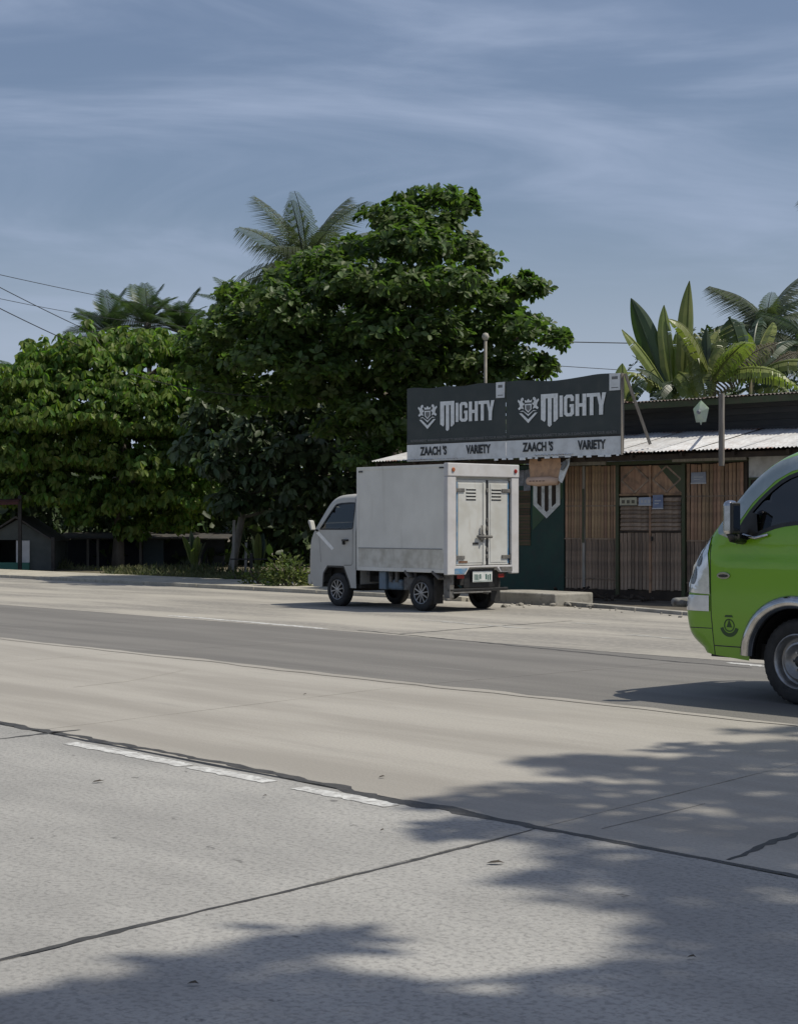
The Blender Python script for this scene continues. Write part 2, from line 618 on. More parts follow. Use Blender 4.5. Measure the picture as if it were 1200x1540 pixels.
frame_white = M('box_frame', (0.56, 0.55, 0.55), (0.49, 0.48, 0.48), 2, 0.45, c3=(0.42, 0.39, 0.35), s3=7, a3=0.3)
blue_paint = M('blue_paint', (0.05, 0.16, 0.30), (0.10, 0.22, 0.36), 6, 0.5, c3=(0.35, 0.36, 0.36), s3=11, a3=.5)
tankblue = M('tank_blue', (0.10, 0.15, 0.20), (0.14, 0.19, 0.24), 6, 0.6, c3=(0.1, 0.09, 0.08), s3=9, a3=.5)
rustm = M('rust', (0.12, 0.055, 0.03), (0.20, 0.11, 0.06), 12, 0.85)
grime = M('grimy_metal', (0.10, 0.098, 0.095), (0.17, 0.165, 0.155), 8, 0.7, c3=(0.06, 0.045, 0.03), s3=12, a3=.6)
seatm = M('seat_cloth', (0.035, 0.034, 0.033), (0.05, 0.05, 0.05), 10, 0.9)
redlens = M('red_lens', (0.30, 0.02, 0.015), (0.22, 0.02, 0.015), 10, 0.25)
amber = M('amber_lens', (0.40, 0.13, 0.05), (0.32, 0.10, 0.04), 10, 0.3)
green_paint = M('green_paint', (0.175, 0.385, 0.003), (0.165, 0.365, 0.003), 1.5, 0.32, coat=0.7, spec=0.45, c3=(0.17, 0.37, 0.01), s3=3, a3=0.25)
dkgreen = M('logo_green', (0.025, 0.065, 0.012), (0.03, 0.075, 0.015), 10, 0.5)
van_glass = glass_mat('van_glass', (0.10, 0.11, 0.12), 0.05)
truck_glass = glass_mat('truck_glass', (0.50, 0.52, 0.50), 0.06)
lens_clear = M('lamp_lens', (0.72, 0.74, 0.75), (0.55, 0.57, 0.59), 14, 0.12, metal=0.55, coat=0.8)
white_plate = M('plate_white', (0.66, 0.68, 0.66), (0.55, 0.57, 0.55), 12, 0.5)
plate_ink = M('plate_ink', (0.03, 0.10, 0.08), (0.05, 0.12, 0.10), 12, 0.5)
mirror_m = M('mirror_glass', (0.55, 0.57, 0.6), (0.5, 0.52, 0.55), 3, 0.03, metal=1.0)


def inside(p, poly):
    x, y = p
    r = False
    n = len(poly)
    for i in range(n):
        x1, y1 = poly[i]
        x2, y2 = poly[(i + 1) % n]
        if (y1 > y) != (y2 > y) and x < (x2 - x1) * (y - y1) / (y2 - y1) + x1:
            r = not r
    return r


def segdist(p, line):
    best = 1e9
    px, py = p
    for (x1, y1), (x2, y2) in zip(line[:-1], line[1:]):
        dx, dy = x2 - x1, y2 - y1
        l2 = dx * dx + dy * dy or 1e-12
        u = max(0, min(1, ((px - x1) * dx + (py - y1) * dy) / l2))
        best = min(best, math.hypot(px - x1 - u * dx, py - y1 - u * dy))
    return best


def dense(poly, step, close=True):
    o = []
    n = len(poly)
    for i in range(n if close else n - 1):
        a, b = poly[i], poly[(i + 1) % n]
        k = max(1, int(math.hypot(b[0] - a[0], b[1] - a[1]) / step))
        for j in range(k):
            o.append((a[0] + (b[0] - a[0]) * j / k, a[1] + (b[1] - a[1]) * j / k))
    if not close:
        o.append(poly[-1])
    return o


def chaikin(pts, n=2):
    for _ in range(n):
        o = [pts[0]]
        for a, b in zip(pts[:-1], pts[1:]):
            o.append((a[0] * .75 + b[0] * .25, a[1] * .75 + b[1] * .25))
            o.append((a[0] * .25 + b[0] * .75, a[1] * .25 + b[1] * .75))
        o.append(pts[-1])
        pts = o
    return pts


def sheet2d(outline, holes, step, rings=None):
    """triangulate an outline with holes; extra inner points so that the sheet can be bent"""
    pts, edges = [], []

    def loop(pl):
        n0 = len(pts)
        for p in pl:
            pts.append(Vector(p))
        n = len(pl)
        for i in range(n):
            edges.append((n0 + i, n0 + (i + 1) % n))

    loop(outline)
    for h in holes:
        loop(h)
    xs = [p[0] for p in outline]
    ys = [p[1] for p in outline]
    ok = lambda p: inside(p, outline) and not any(inside(p, h) for h in holes)
    x = min(xs) + step * .37
    while x < max(xs):
        y = min(ys) + step * .41
        while y < max(ys):
            if ok((x, y)) and segdist((x, y), outline + outline[:1]) > step * .3:
                pts.append(Vector((x, y)))
            y += step
        x += step
    for rp_ in rings or []:
        if ok(rp_):
            pts.append(Vector(rp_))
    r = geometry.delaunay_2d_cdt(pts, edges, [], 0, 1e-5)
    V, T = r[0], r[2]
    fs = []
    for f in T:
        c = sum((V[i] for i in f), Vector((0, 0))) / len(f)
        if ok((c.x, c.y)):
            fs.append(tuple(f))
    return [(v.x, v.y) for v in V], fs


class Shell:
    """a vehicle body from its side outline: rounded edge along 'crease' (front and roof), panels across the width"""

    def __init__(s, crease, W, r, yfun):
        s.c, s.W, s.r, s.yf = crease, W, r, yfun

    def y(s, x, z):
        e = min(s.r, segdist((x, z), s.c))
        return s.yf(x, z) + s.r - math.sqrt(max(0, s.r ** 2 - (s.r - e) ** 2))

    def side(s, outline, holes, off=0.0, far=False, step=0.07, mb=None, rows=()):
        rings = [(min(p[0] for p in outline) + .05 * i + .01 * (k % 2), z) for k, z in enumerate(rows) for i in range(100)]
        for e in (0.06, 0.2, 0.45, 0.8, 1.1):
            cl = dense(s.c, 0.05, False)
            for i in range(1, len(cl) - 1):
                tx, ty = cl[i + 1][0] - cl[i - 1][0], cl[i + 1][1] - cl[i - 1][1]
                l = math.hypot(tx, ty)
                for sg in (1, -1):
                    rings.append((cl[i][0] + sg * ty / l * e * s.r, cl[i][1] - sg * tx / l * e * s.r))
        V, fs = sheet2d(dense(outline, 0.06), [dense(h, 0.06) for h in holes], step, rings)
        vs = []
        for x, z in V:
            y = s.y(x, z) - off
            vs.append((x, s.W - y if far else y, z))
        mb = mb or MB()
        fx = []
        for f in fs:
            a, b, c = (Vector(vs[i]) for i in f[:3])
            nrm = (b - a).cross(c - a)
            fx.append(f if (nrm.y < 0) != far else f[::-1])
        return mb.add(vs, fx)

    def band(s, i0, i1, off=0.0, bulge=0.0, n=12, mb=None, inset=0.0):
        """the strip across the width along crease points i0..i1"""
        mb = mb or MB()
        vs, fs = [], []
        pl = dense(s.c[i0:i1 + 1], 0.06, False)
        cnt = len(pl)
        for k, (x, z) in enumerate(pl):
            a, b = pl[max(0, k - 1)], pl[min(cnt - 1, k + 1)]
            nx, nz = (b[1] - a[1]), -(b[0] - a[0])
            l = math.hypot(nx, nz) or 1
            nx, nz = -nx / l, -nz / l
            y0 = s.yf(x, z) + s.r + inset
            y1 = s.W - y0
            for j in range(n + 1):
                u = j / n
                d = off + bulge * (1 - (2 * u - 1) ** 2)
                vs.append((x + nx * d, y0 + (y1 - y0) * u, z + nz * d))
        for k in range(cnt - 1):
            for j in range(n):
                a = k * (n + 1) + j
                fs.append((a, a + 1, a + n + 2, a + n + 1))
        return mb.add(vs, fs)


def wheel(parent, cx, cz, r, y0, kind, flip=False):
    """tyre with its rim; the outer face looks towards -y, or +y when flipped"""
    k = r / 0.27
    g = -1 if flip else 1
    T = [(.165, .018), (.178, .004), (.205, .0), (.24, .004), (.256, .012), (.266, .028), (.27, .05), (.27, .115), (.266, .135), (.24, .155), (.17, .155)]
    o = MB()
    o.lathe([(a * k, y * k * g) for a, y in T], n=40)
    # tread grooves as raised shoulder blocks
    for i in range(40):
        th = 2 * math.pi * i / 40
        c, s_ = math.cos(th), math.sin(th)
        for yy in (.045, .115):
            p = Vector((c * .268 * k, yy * k * g, s_ * .268 * k))
            q = Vector((c * .2708 * k, yy * k * g, s_ * .2708 * k))
            o.bar(p, q, .03 * k, .022 * k, up=(-s_, 0, c))
    ty = o.build('wheel', rubber, parent, loc=(cx, y0, cz))
    autosmooth(fixn(ty), 50)
    back = MB().lathe([(.001, .07 * k * g), (.16 * k, .07 * k * g), (.168 * k, .10 * k * g)], n=32).build('brake_drum', blackm, ty)
    fixn(back)
    if kind == 'alloy':
        rm = MB().lathe([(.170, .030), (.168, .012), (.160, .004), (.150, .008), (.146, .03), (.146, .075)], n=36)
        for i in range(10):
            th = 2 * math.pi * (i + .3) / 10
            c, s_ = math.cos(th), math.sin(th)
            rm.bar((c * .025, .016, s_ * .025), (c * .150, .014, s_ * .150), .020, .018, up=(0, 1, 0))
        rm.lathe([(.001, .004), (.03, .006), (.036, .014), (.036, .035)], n=20)
    else:
        rm = MB().lathe([(.178, .020), (.176, .004), (.168, .0), (.160, .006), (.154, .030), (.148, .052), (.136, .058), (.128, .050), (.122, .030), (.110, .026),
                         (.100, .032), (.088, .046), (.070, .056), (.040, .060), (.001, .060)], n=40)
    rm.v = [(x * k, y * k * g, z * k) for x, y, z in rm.v]
    ro = rm.build('rim', alloy if kind == 'alloy' else steel, ty)
    autosmooth(fixn(ro), 40)
    if kind != 'alloy':
        hb = MB().lathe([(.001, .022), (.030, .022), (.038, .030), (.042, .058)], n=20)
        hb.v = [(x * k, y * k * g, z * k) for x, y, z in hb.v]
        fixn(hb.build('hub_cap', blackp, ty, smooth=True))
        for i in range(6):
            th = 2 * math.pi * i / 6
            nb = MB().lathe([(.001, .04), (.008, .04), (.008, .058)], (.062 * math.cos(th), 0, .062 * math.sin(th)), 6)
            nb.v = [(x * k, y * k * g, z * k) for x, y, z in nb.v]
            fixn(nb.build('wheel_nut', steel, ty))
    return ty


def seam(parent, sh, pts, w=0.008, mat=None, name='panel_gap', off=0.0015):
    """a shut line following the body surface"""
    pl = dense(pts, 0.04, False)
    n = len(pl)
    vs, fs = [], []
    for i, (x, z) in enumerate(pl):
        a, b = pl[max(0, i - 1)], pl[min(n - 1, i + 1)]
        tx, tz = b[0] - a[0], b[1] - a[1]
        l = math.hypot(tx, tz) or 1
        for sg in (-1, 1):
            xx, zz = x - sg * tz / l * w / 2, z + sg * tx / l * w / 2
            vs.append((xx, sh.y(xx, zz) - off, zz))
    fs = [(2 * i, 2 * i + 1, 2 * i + 3, 2 * i + 2) for i in range(n - 1)]
    return fixn(MB().add(vs, fs).build(name, mat or blackp, parent))


# ------------------------------------------------------------------ the box truck
TR = empty('box_truck', road(18.735, 16.75), ROADROT)
tag(TR, 'small dirty white box truck parked on the road shoulder in front of the store', 'truck')
W = 1.40


def ty_(x, z):
    return 0.035 + max(0, z - 1.2) * 0.16 + max(0, 0.45 - z) * 0.05


crease = chaikin([(-2.70, .30), (-2.775, .42), (-2.785, .75), (-2.76, 1.05), (-2.68, 1.20), (-2.44, 1.53), (-2.31, 1.69), (-2.15, 1.775), (-1.9, 1.80), (-1.55, 1.795)], 2)
shT = Shell(crease, W, 0.085, ty_)
arch = [(-2.40, .30), (-2.37, .52), (-2.27, .635), (-1.86, .635), (-1.74, .42), (-1.70, .30)]
outl = crease + [(-1.55, 1.2), (-1.55, .30)] + arch[::-1]
win = chaikin([(-2.475, 1.235), (-2.17, 1.60), (-2.09, 1.645), (-1.68, 1.66), (-1.645, 1.63), (-1.645, 1.26), (-1.67, 1.235), (-2.475, 1.235)], 1)[:-1]
cab = shT.side(outl, [win])
shT.side(outl, [win], far=True, mb=cab)
iw0 = min(range(len(crease)), key=lambda i: abs(crease[i][1] - 1.24) + (0 if crease[i][0] < -2 else 9))
iw1 = min(range(len(crease)), key=lambda i: abs(crease[i][1] - 1.66) + (0 if crease[i][0] < -2 else 9))
shT.band(0, iw0, bulge=.03, mb=cab)
shT.band(iw1, len(crease) - 1, bulge=.02, mb=cab)
cab.add([(-1.55, .12, .32), (-1.55, W - .12, .32), (-1.55, W - .13, 1.26), (-1.55, .13, 1.26)], [(0, 1, 2, 3)])
cab.add([(-1.55, .13, 1.60), (-1.55, W - .13, 1.60), (-1.55, W - .15, 1.78), (-1.55, .15, 1.78)], [(0, 1, 2, 3)])
cabo = autosmooth(fixn(cab.build('cab', truck_white, TR)), 40)
fixn(shT.band(iw0, iw1, off=.002, bulge=.03).build('windscreen', truck_glass, TR, smooth=True))
gl = shT.side(win, [], off=-.012, step=.15).build('door_window', truck_glass, TR, smooth=True)
gl2 = shT.side(win, [], off=-.012, step=.15, far=True).build('door_window', truck_glass, TR, smooth=True)
seam(TR, shT, win + win[:1], .022, blackp, 'window_seal')
seam(TR, shT, [(-1.655, 1.72), (-1.63, 1.2), (-1.635, .70), (-1.66, .665), (-1.85, .66)], .009, M('gap_grey', (.05, .05, .05), None, rough=.8), 'door_gap')
seam(TR, shT, [(-2.50, 1.2), (-2.46, .9), (-2.44, .70)], .006, MATS['gap_grey'], 'door_gap')
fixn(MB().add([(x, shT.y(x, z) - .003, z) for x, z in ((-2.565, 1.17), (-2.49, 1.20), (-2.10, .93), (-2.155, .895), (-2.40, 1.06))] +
              [], [(0, 4, 3, 2, 1)]).build('painted_reflection', M('reflection_pale', (.80, .80, .78), (.72, .72, .70), 12, .5), TR))  # sunlight thrown on the door by the mirror, painted as a pale strip
MB().box(-1.86, -1.735, -.012, .035, 1.045, 1.075).build('door_handle', blackp, TR, bevel=.006)
MB().box(-1.85, -1.82, -.01, .035, .99, 1.045).build('door_lock', blackp, TR, bevel=.004)
# cab interior: seat backs, dash, steering wheel, wheel-arch liners, floor
for yy in (.18, .74):
    MB().box(-1.78, -1.62, yy, yy + .46, .7, 1.38).build('seat', seatm, TR, bevel=.04)
    MB().box(-2.15, -1.7, yy, yy + .46, .62, .78).build('seat_cushion', seatm, TR, bevel=.04)
MB().box(-2.62, -2.35, .14, W - .14, .85, 1.19).build('dashboard', blackp, TR, bevel=.03)
swb = MB()
swb.tube([(-2.28 + .07 * math.sin(a), .40 + .17 * math.cos(a), 1.16 + .15 * math.sin(a)) for a in [2 * math.pi * i / 24 for i in range(25)]], .013, 6, False)
swb.bar((-2.28, .25, 1.16), (-2.28, .55, 1.16), .02, .02)
swb.bar((-2.28, .40, 1.16), (-2.45, .40, 1.02), .03, .03)
swb.build('steering_wheel', blackp, TR, smooth=True)
MB().box(-2.72, -1.5, .10, W - .10, .30, .36).build('cab_floor', blackm, TR)
MB().box(-2.44, -1.66, .30, W - .30, .25, .68).build('wheel_well', blackm, TR)
fixn(MB().prism([(-2.42, .22, .30), (-2.40, .22, .55), (-2.28, .22, .66), (-1.84, .22, .66), (-1.69, .22, .30)], (0, .06, 0)).build('wheel_well', blackm, TR))
seam(TR, shT, arch, .03, blackp, 'arch_lip')
# mirror on its arm, both sides
for far in (0, 1):
    g = (lambda y: W - y) if far else (lambda y: y)
    m_ = MB().prism([(-2.545, g(-.10), 1.215), (-2.51, g(-.10), 1.225), (-2.56, g(-.10), 1.37), (-2.605, g(-.10), 1.385), (-2.62, g(-.10), 1.355)], (0, .09 * (-1 if far else 1), 0))
    mo = fixn(m_.build('mirror', truck_white, TR, bevel=.012))
    MB().bar((-2.54, g(-.05), 1.24), (-2.53, g(.10), 1.19), .03, .025).build('mirror_arm', blackp, mo)
MB().box(-2.815, -2.70, .05, W - .05, .33, .50).build('front_bumper', truck_white, TR, bevel=.025)
for yy in (.16, W - .34):
    MB().box(-2.80, -2.74, yy, yy + .18, .66, .82).build('headlight', lens_clear, TR, bevel=.03)
# cargo box
bx = MB().box(-1.475, .55, .0, 1.47, .615, 2.20)
bo = bx.build('cargo_box', box_white, TR, bevel=.008)
MB().box(-1.437, .545, -.0045, -.0005, .648, .934).build('lower_panel', M('box_sheet_grimy', (0.60, 0.585, 0.53), (0.46, 0.445, 0.39), 2.5, .6, c3=(.34, .31, .25), s3=5, a3=.45,
      c4=(.36, .34, .29), s4=3, lo4=.56, hi4=.75, st4=(3, 3, .4)), bo)
MB().box(-1.48, .50, -.007, .004, .935, .950).build('box_rib', M('rib_grey', (.22, .22, .21), (.28, .28, .27), 5, .6), bo)
MB().box(-1.485, -1.44, -.007, .02, .60, 2.205).build('corner_post', box_white, bo, bevel=.004)
MB().box(-1.48, .56, -.008, .02, 2.165, 2.212).build('top_rail', box_white, bo, bevel=.004)
MB().box(-1.48, .56, -.010, .03, .588, .645).build('bottom_rail', box_white, bo, bevel=.004)
for (xx, zz) in ((-1.43, 2.13), (.45, 2.15)):
    MB().box(xx, xx + .09, -.014, 0.0, zz, zz + .022).build('side_marker', blackp, bo)
for k in range(14):
    MB().lathe([(.001, -.0055), (.006, -.005), (.008, .001)], (-1.40 + k * .145, 0, .62), 8).build('rivet', frame_white, bo)
# rear frame, doors
fr_ = MB()
fr_.box(.55, .635, -.015, .165, .56, 2.03)
fr_.box(.55, .635, 1.325, 1.485, .56, 2.03)
fr_.box(.551, .645, -.015, 1.485, 2.031, 2.23)
fo = fr_.build('rear_frame', frame_white, TR, bevel=.012)
fixn(MB().prism([(.56, -.01, .56), (.56, .36, .56), (.56, .44, .665), (.56, 1.02, .665), (.56, 1.10, .585), (.56, 1.48, .585), (.56, 1.48, .69), (.56, -.01, .69)], (.07, 0, 0)).build(
    'rear_sill', frame_white, fo, bevel=.006))
fixn(MB().prism([(.633, .13, .575), (.633, .34, .575), (.633, .40, .655), (.633, .13, .655)], (.004, 0, 0)).build('blue_patch', blue_paint, fo))
fixn(MB().prism([(.633, 1.12, .60), (.633, 1.34, .60), (.633, 1.34, .665), (.633, 1.07, .665)], (.004, 0, 0)).build('grey_patch', grime, fo))
for yy in (.095, 1.40):
    MB().lathe([(.001, 0), (.025, .0), (.032, .008), (.034, .016)], (0, 0, 0), 20, 'z').build('marker_lamp', amber if yy < 1 else redlens, fo, loc=(.662, yy, 2.13)).rotation_euler = (0, rad(-90), 0)
doors = ((.195, .815), (.865, 1.295))
for k, (y0, y1) in enumerate(doors):
    d_ = MB().box(.555, .60, y0, y1, .70, 1.985).build('cargo_door', door_white, TR, bevel=.008)
    MB().box(.598, .606, y0 + .035, y1 - .035, .735, 1.93).build('door_panel', door_white, d_, bevel=.006)
    for e0, e1 in ((y0 - .028, y0 - .008), (y1 + .008, y1 + .028)):
        MB().box(.556, .594, e0, e1, .70, 1.985).build('door_gasket', blackp, d_)
    be = (y0 + .002, y0 + .024) if k == 0 else (y1 - .024, y1 - .002)
    MB().box(.599, .6035, be[0], be[1], .72, 1.95).build('blue_edge', blue_paint, d_)
    vy = y0 + .20 if k == 0 else y0 + .06
    for j in range(4):
        MB().box(.606, .6085, vy, vy + .20, 1.675 + j * .05, 1.693 + j * .05).build('vent_slot', blackp, d_)
        MB().box(.606, .618, vy, vy + .20, 1.694 + j * .05, 1.706 + j * .05).build('vent_louvre', door_white, d_)
    hy = y0 - .02 if k == 0 else y1 - .16
    for zz in (.79, 1.80):
        MB().box(.606, .622, hy, hy + .18, zz, zz + .055).build('hinge', grime, d_, bevel=.005)
        MB().tube([(.615, hy if k == 0 else hy + .18, zz - .02), (.615, hy if k == 0 else hy + .18, zz + .075)], .014, 8).build('hinge_pin', grime, d_)
d0 = [o for o in TR.children if o.name.startswith('cargo_door')][0]
MB().box(.606, .618, .74, .765, .72, 1.95).build('door_lip', door_white, d0, bevel=.003)
MB().tube([(.64, .70, 1.30), (.64, .70, 1.05)], .018, 8).build('latch_lever', grime, d0, smooth=True)
MB().tube([(.64, .60, 1.13), (.64, .90, 1.125)], .022, 8).build('latch_bar', grime, d0, smooth=True)
MB().box(.606, .65, .66, .74, 1.08, 1.17).build('latch_plate', grime, d0, bevel=.008)
MB().box(.606, .615, .53, .64, 1.01, 1.04).build('latch_keeper', blackm, d0)
for zz in (.80, .90, 1.22, 1.35, 1.80):
    MB().box(.60, .62, .815, .85, zz, zz + .06).build('door_catch', grime, d0, bevel=.004)
MB().box(.606, .609, .24, .42, .735, .765).build('rust_patch', rustm, d0)
# chassis, bumper, plate, underbody
for yy in (.32, 1.02):
    MB().box(-2.3, .55, yy, yy + .07, .40, .50).build('chassis_rail', blackm, TR)
for xx in (-1.3, -.75, -.2, .35):
    MB().box(xx, xx + .07, .05, 1.42, .505, .61).build('cross_member', blackm, TR)
fl = MB().box(-1.02, -.86, .06, .34, .30, .585).build('battery_box', tankblue, TR, bevel=.012)
MB().box(-.855, -.52, .10, .42, .30, .46).build('fuel_tank', tankblue, TR, bevel=.03)
MB().box(-.50, -.20, .12, .18, .30, .50).build('side_guard', grime, TR, bevel=.01)
for xx in (-.80, -.66):
    MB().box(xx, xx + .06, .08, .12, .42, .60).build('tank_strap', grime, TR)
MB().tube([(-.1, .12, .28), (-.1, W - .12, .28)], .045, 10).build('rear_axle', blackm, TR, smooth=True)
MB().tube([(-1.3, .6, .38), (-.1, .7, .30)], .03, 8).build('drive_shaft', blackm, TR)
MB().lathe([(.001, -.1), (.09, -.07), (.12, 0), (.09, .07), (.001, .1)], (-.0, .70, .28), 16).build('differential', blackm, TR, smooth=True)
MB().tube([(-1.6, .95, .30), (-.6, .95, .28), (.2, 1.0, .30), (.45, 1.0, .27)], .03, 8).build('exhaust_pipe', grime, TR, smooth=True)
for yy in (.20, 1.15):
    MB().bar((-.45, yy, .46), (0, yy, .24), .06, .04).build('leaf_spring', blackm, TR)
    MB().bar((0, yy, .24), (.42, yy, .46), .06, .04).build('leaf_spring', blackm, TR)
for sx in (-.32, .30):
    MB().bar((sx, .02, .605), (sx + (.10 if sx < 0 else .16), .02, .50), .10, .03).build('mud_guard_stay', grime, TR)
rbm = MB()
rbm.box(.50, .56, .10, 1.33, .30, .35)
rbm.box(.50, .55, .40, 1.05, .352, .66)
bump = rbm.build('rear_bumper', blackp, TR, bevel=.012)
MB().box(.42, .56, .10, .19, .20, .56).build('bumper_post', grime, bump, bevel=.01)
MB().box(.50, .575, .16, .95, .275, .300).build('bumper_step', grime, bump, bevel=.008)
MB().box(.50, .56, .05, .15, .17, .21).build('tow_eye', grime, bump, bevel=.012)
plate = MB().box(.585, .592, .545, .955, .44, .605).build('number_plate', white_plate, bump, bevel=.004)
pt = MB()
for yy, w_, h0, h1 in ((.575, .02, .47, .56), (.61, .03, .47, .56), (.655, .02, .47, .555), (.69, .028, .49, .56), (.81, .03, .48, .56), (.855, .022, .47, .55), (.895, .03, .47, .56)):
    pt.box(.5925, .594, yy, yy + w_, h0, h1)
pt.box(.5925, .594, .56, .94, .452, .458)
pt.build('plate_lettering', plate_ink, plate)
MB().box(.585, .60, .22, .36, .50, .56).build('tail_light', redlens, bump, bevel=.008)
MB().box(.585, .60, 1.08, 1.20, .50, .56).build('tail_light', redlens, bump, bevel=.008)
MB().box(.26, .34, .22, .40, .37, .40).build('reflector', frame_white, bump)
MB().box(.30, .31, .02, .20, .12, .52).build('mud_flap', rubber, TR)
MB().box(.30, .31, 1.2, 1.40, .12, .52).build('mud_flap', rubber, TR)
wheel(TR, 0, .272, .275, .02, 'alloy')
wheel(TR, -2.014, .265, .268, .02, 'alloy')
wheel(TR, 0, .272, .275, 1.40, 'alloy', True)
wheel(TR, -2.014, .265, .268, 1.38, 'alloy', True)

# ------------------------------------------------------------------ the green van
VN = empty('green_van', road(7.25, 10.1), ROADROT)
tag(VN, 'bright green van with chrome trim driving along the dark lane, cut by the frame edge', 'van')
VW = 1.70


def vy_(x, z):
    y = max(0, z - 1.25) * 0.20 + max(0, .5 - z) * .08
    y += 0.020 / (1 + math.exp(-max(-30, min(30, (z - 1.065) / .008)))) * min(1, max(0, (x + .72) / .2))
    y += 0.010 / (1 + math.exp(max(-30, min(30, (z - .60) / .02))))
    return y


vc = chaikin([(-.86, .345), (-.985, .44), (-1.03, .56), (-1.03, .70), (-1.0, .86), (-.945, 1.00), (-.875, 1.12), (-.80, 1.225), (-.745, 1.30), (-.60, 1.50), (-.46, 1.67), (-.30, 1.79),
              (-.10, 1.875), (.20, 1.94), (.7, 1.965), (3.2, 1.96), (3.55, 1.91), (3.68, 1.75), (3.72, 1.3), (3.72, .5)], 2)
shV = Shell(vc, VW, 0.15, vy_)
archv = [(.03 + .415 * math.cos(a), .31 + .415 * math.sin(a)) for a in [rad(-1 + 182 * i / 16) for i in range(17)]]
archr = [(2.55 + .415 * math.cos(a), .31 + .415 * math.sin(a)) for a in [rad(-1 + 182 * i / 16) for i in range(17)]]
vout = vc + [(3.68, .33)] + archr + archv + [(-.55, .315)]
vwin = chaikin([(-.50, 1.185), (-.47, 1.30), (-.36, 1.46), (-.18, 1.62), (-.04, 1.69), (.16, 1.725), (.82, 1.735), (.85, 1.70), (.85, 1.36), (.82, 1.335), (.07, 1.335), (-.12, 1.315), (-.28, 1.262), (-.50, 1.185)], 1)[:-1]
vwin2 = [(1.0, 1.36), (1.0, 1.73), (2.1, 1.735), (2.1, 1.36)]
vwin3 = [(2.25, 1.36), (2.25, 1.735), (3.4, 1.70), (3.4, 1.36)]
vb = shV.side(vout, [vwin, vwin2, vwin3], step=.06, rows=(.56, .60, .64, 1.035, 1.052, 1.065, 1.078, 1.095))
shV.side(vout, [vwin, vwin2, vwin3], far=True, step=.09, mb=vb)
jw0 = min(range(len(vc)), key=lambda i: abs(vc[i][1] - 1.31) + (0 if vc[i][0] < 0 else 9))
jw1 = min(range(len(vc)), key=lambda i: abs(vc[i][1] - 1.82) + (0 if vc[i][0] < 0 else 9))
shV.band(0, jw0, bulge=.07, mb=vb)
shV.band(jw1, len(vc) - 1, bulge=.03, mb=vb)
autosmooth(fixn(vb.build('body', green_paint, VN)), 45)
fixn(shV.band(jw0, jw1, off=.001, bulge=.07).build('windscreen', van_glass, VN, smooth=True))
for w_ in (vwin, vwin2, vwin3):
    for fr in (False, True):
        shV.side(w_, [], off=-.010, step=.12, far=fr).build('side_window', van_glass, VN, smooth=True)
    seam(VN, shV, w_ + w_[:1], .030, blackp, 'window_seal')
# chrome strip on the A-pillar between windscreen and door glass
pil = [(-.66, 1.25), (-.69, 1.29), (-.635, 1.40), (-.525, 1.545), (-.385, 1.69), (-.22, 1.795), (.05, 1.86), (.85, 1.885), (.85, 1.775), (.15, 1.755), (-.06, 1.715), (-.20, 1.645), (-.38, 1.485), (-.50, 1.32), (-.52, 1.20)]
shV.side(pil, [], off=.004, step=.05).build('pillar_trim', M('silver_trim', (.30, .34, .33), (.40, .43, .42), 5, .25, metal=.6), VN, smooth=True)
sail = [(-.50, 1.19), (-.47, 1.31), (-.40, 1.42), (-.33, 1.40), (-.30, 1.262)]
shV.side(sail, [], off=.006, step=.08).build('mirror_base', blackp, VN, smooth=True)
seam(VN, shV, [(-.73, 1.17), (-.725, .85), (-.72, .60), (-.70, .33)], .007, blackp, 'door_gap')
seam(VN, shV, [(-.985, .525), (-.86, .53), (-.72, .53)], .006, blackp, 'bumper_gap')
seam(VN, shV, [(.92, 1.78), (.92, .42), (.45, .42)], .010, blackp, 'door_gap')
seam(VN, shV, [(-.70, .40), (-.43, .40)], .008, blackp, 'sill_gap')
# lights wrapping the corner
hl = [(-.73, .79), (-1.0, .80), (-1.005, .86), (-.955, 1.0), (-.885, 1.115), (-.82, 1.20), (-.74, 1.235), (-.75, 1.10), (-.735, .98)]
h_ = shV.side(hl, [], off=.010, step=.04).build('headlight', lens_clear, VN, smooth=True)
shV.side([(x, z) for x, z in hl], [], off=.010, step=.06, far=True).build('headlight', lens_clear, VN, smooth=True)
lampd = M('lamp_dark', (.10, .11, .12), (.20, .21, .22), 30, rough=.15, metal=.5)
for (cx, cz, rr) in ((-.90, .93, .055), (-.845, 1.05, .042)):
    ln_ = [(cx + rr * math.cos(a) * .8, cz + rr * 1.25 * math.sin(a)) for a in [2 * math.pi * q / 16 for q in range(16)]]
    shV.side(ln_, [], off=.013, step=.03).build('lamp_bowl', lampd, h_, smooth=True)
cl = [(-.735, .66), (-1.005, .66), (-1.012, .78), (-.735, .78)]
c_ = shV.side(cl, [], off=.010, step=.04).build('corner_light', M('fog_lens', (.68, .69, .69), (.58, .59, .60), 10, .2, metal=.4, coat=.5), VN, smooth=True)
shV.side(cl, [], off=.010, step=.06, far=True).build('corner_light', MATS['fog_lens'], VN, smooth=True)
gr = MB().box(-1.085, -1.05, .35, VW - .35, .80, .92).build('grille', blackp, VN, bevel=.01)
fixn(MB().tube([(-1.02, .10, .70), (-1.10, .06, .71), (-1.17, .12, .71), (-1.20, .35, .71), (-1.20, 1.35, .71), (-1.10, 1.6, .70)], [.02, .03, .035, .035, .035, .02], 10).build(
    'bumper_guard', grime, VN, smooth=True))
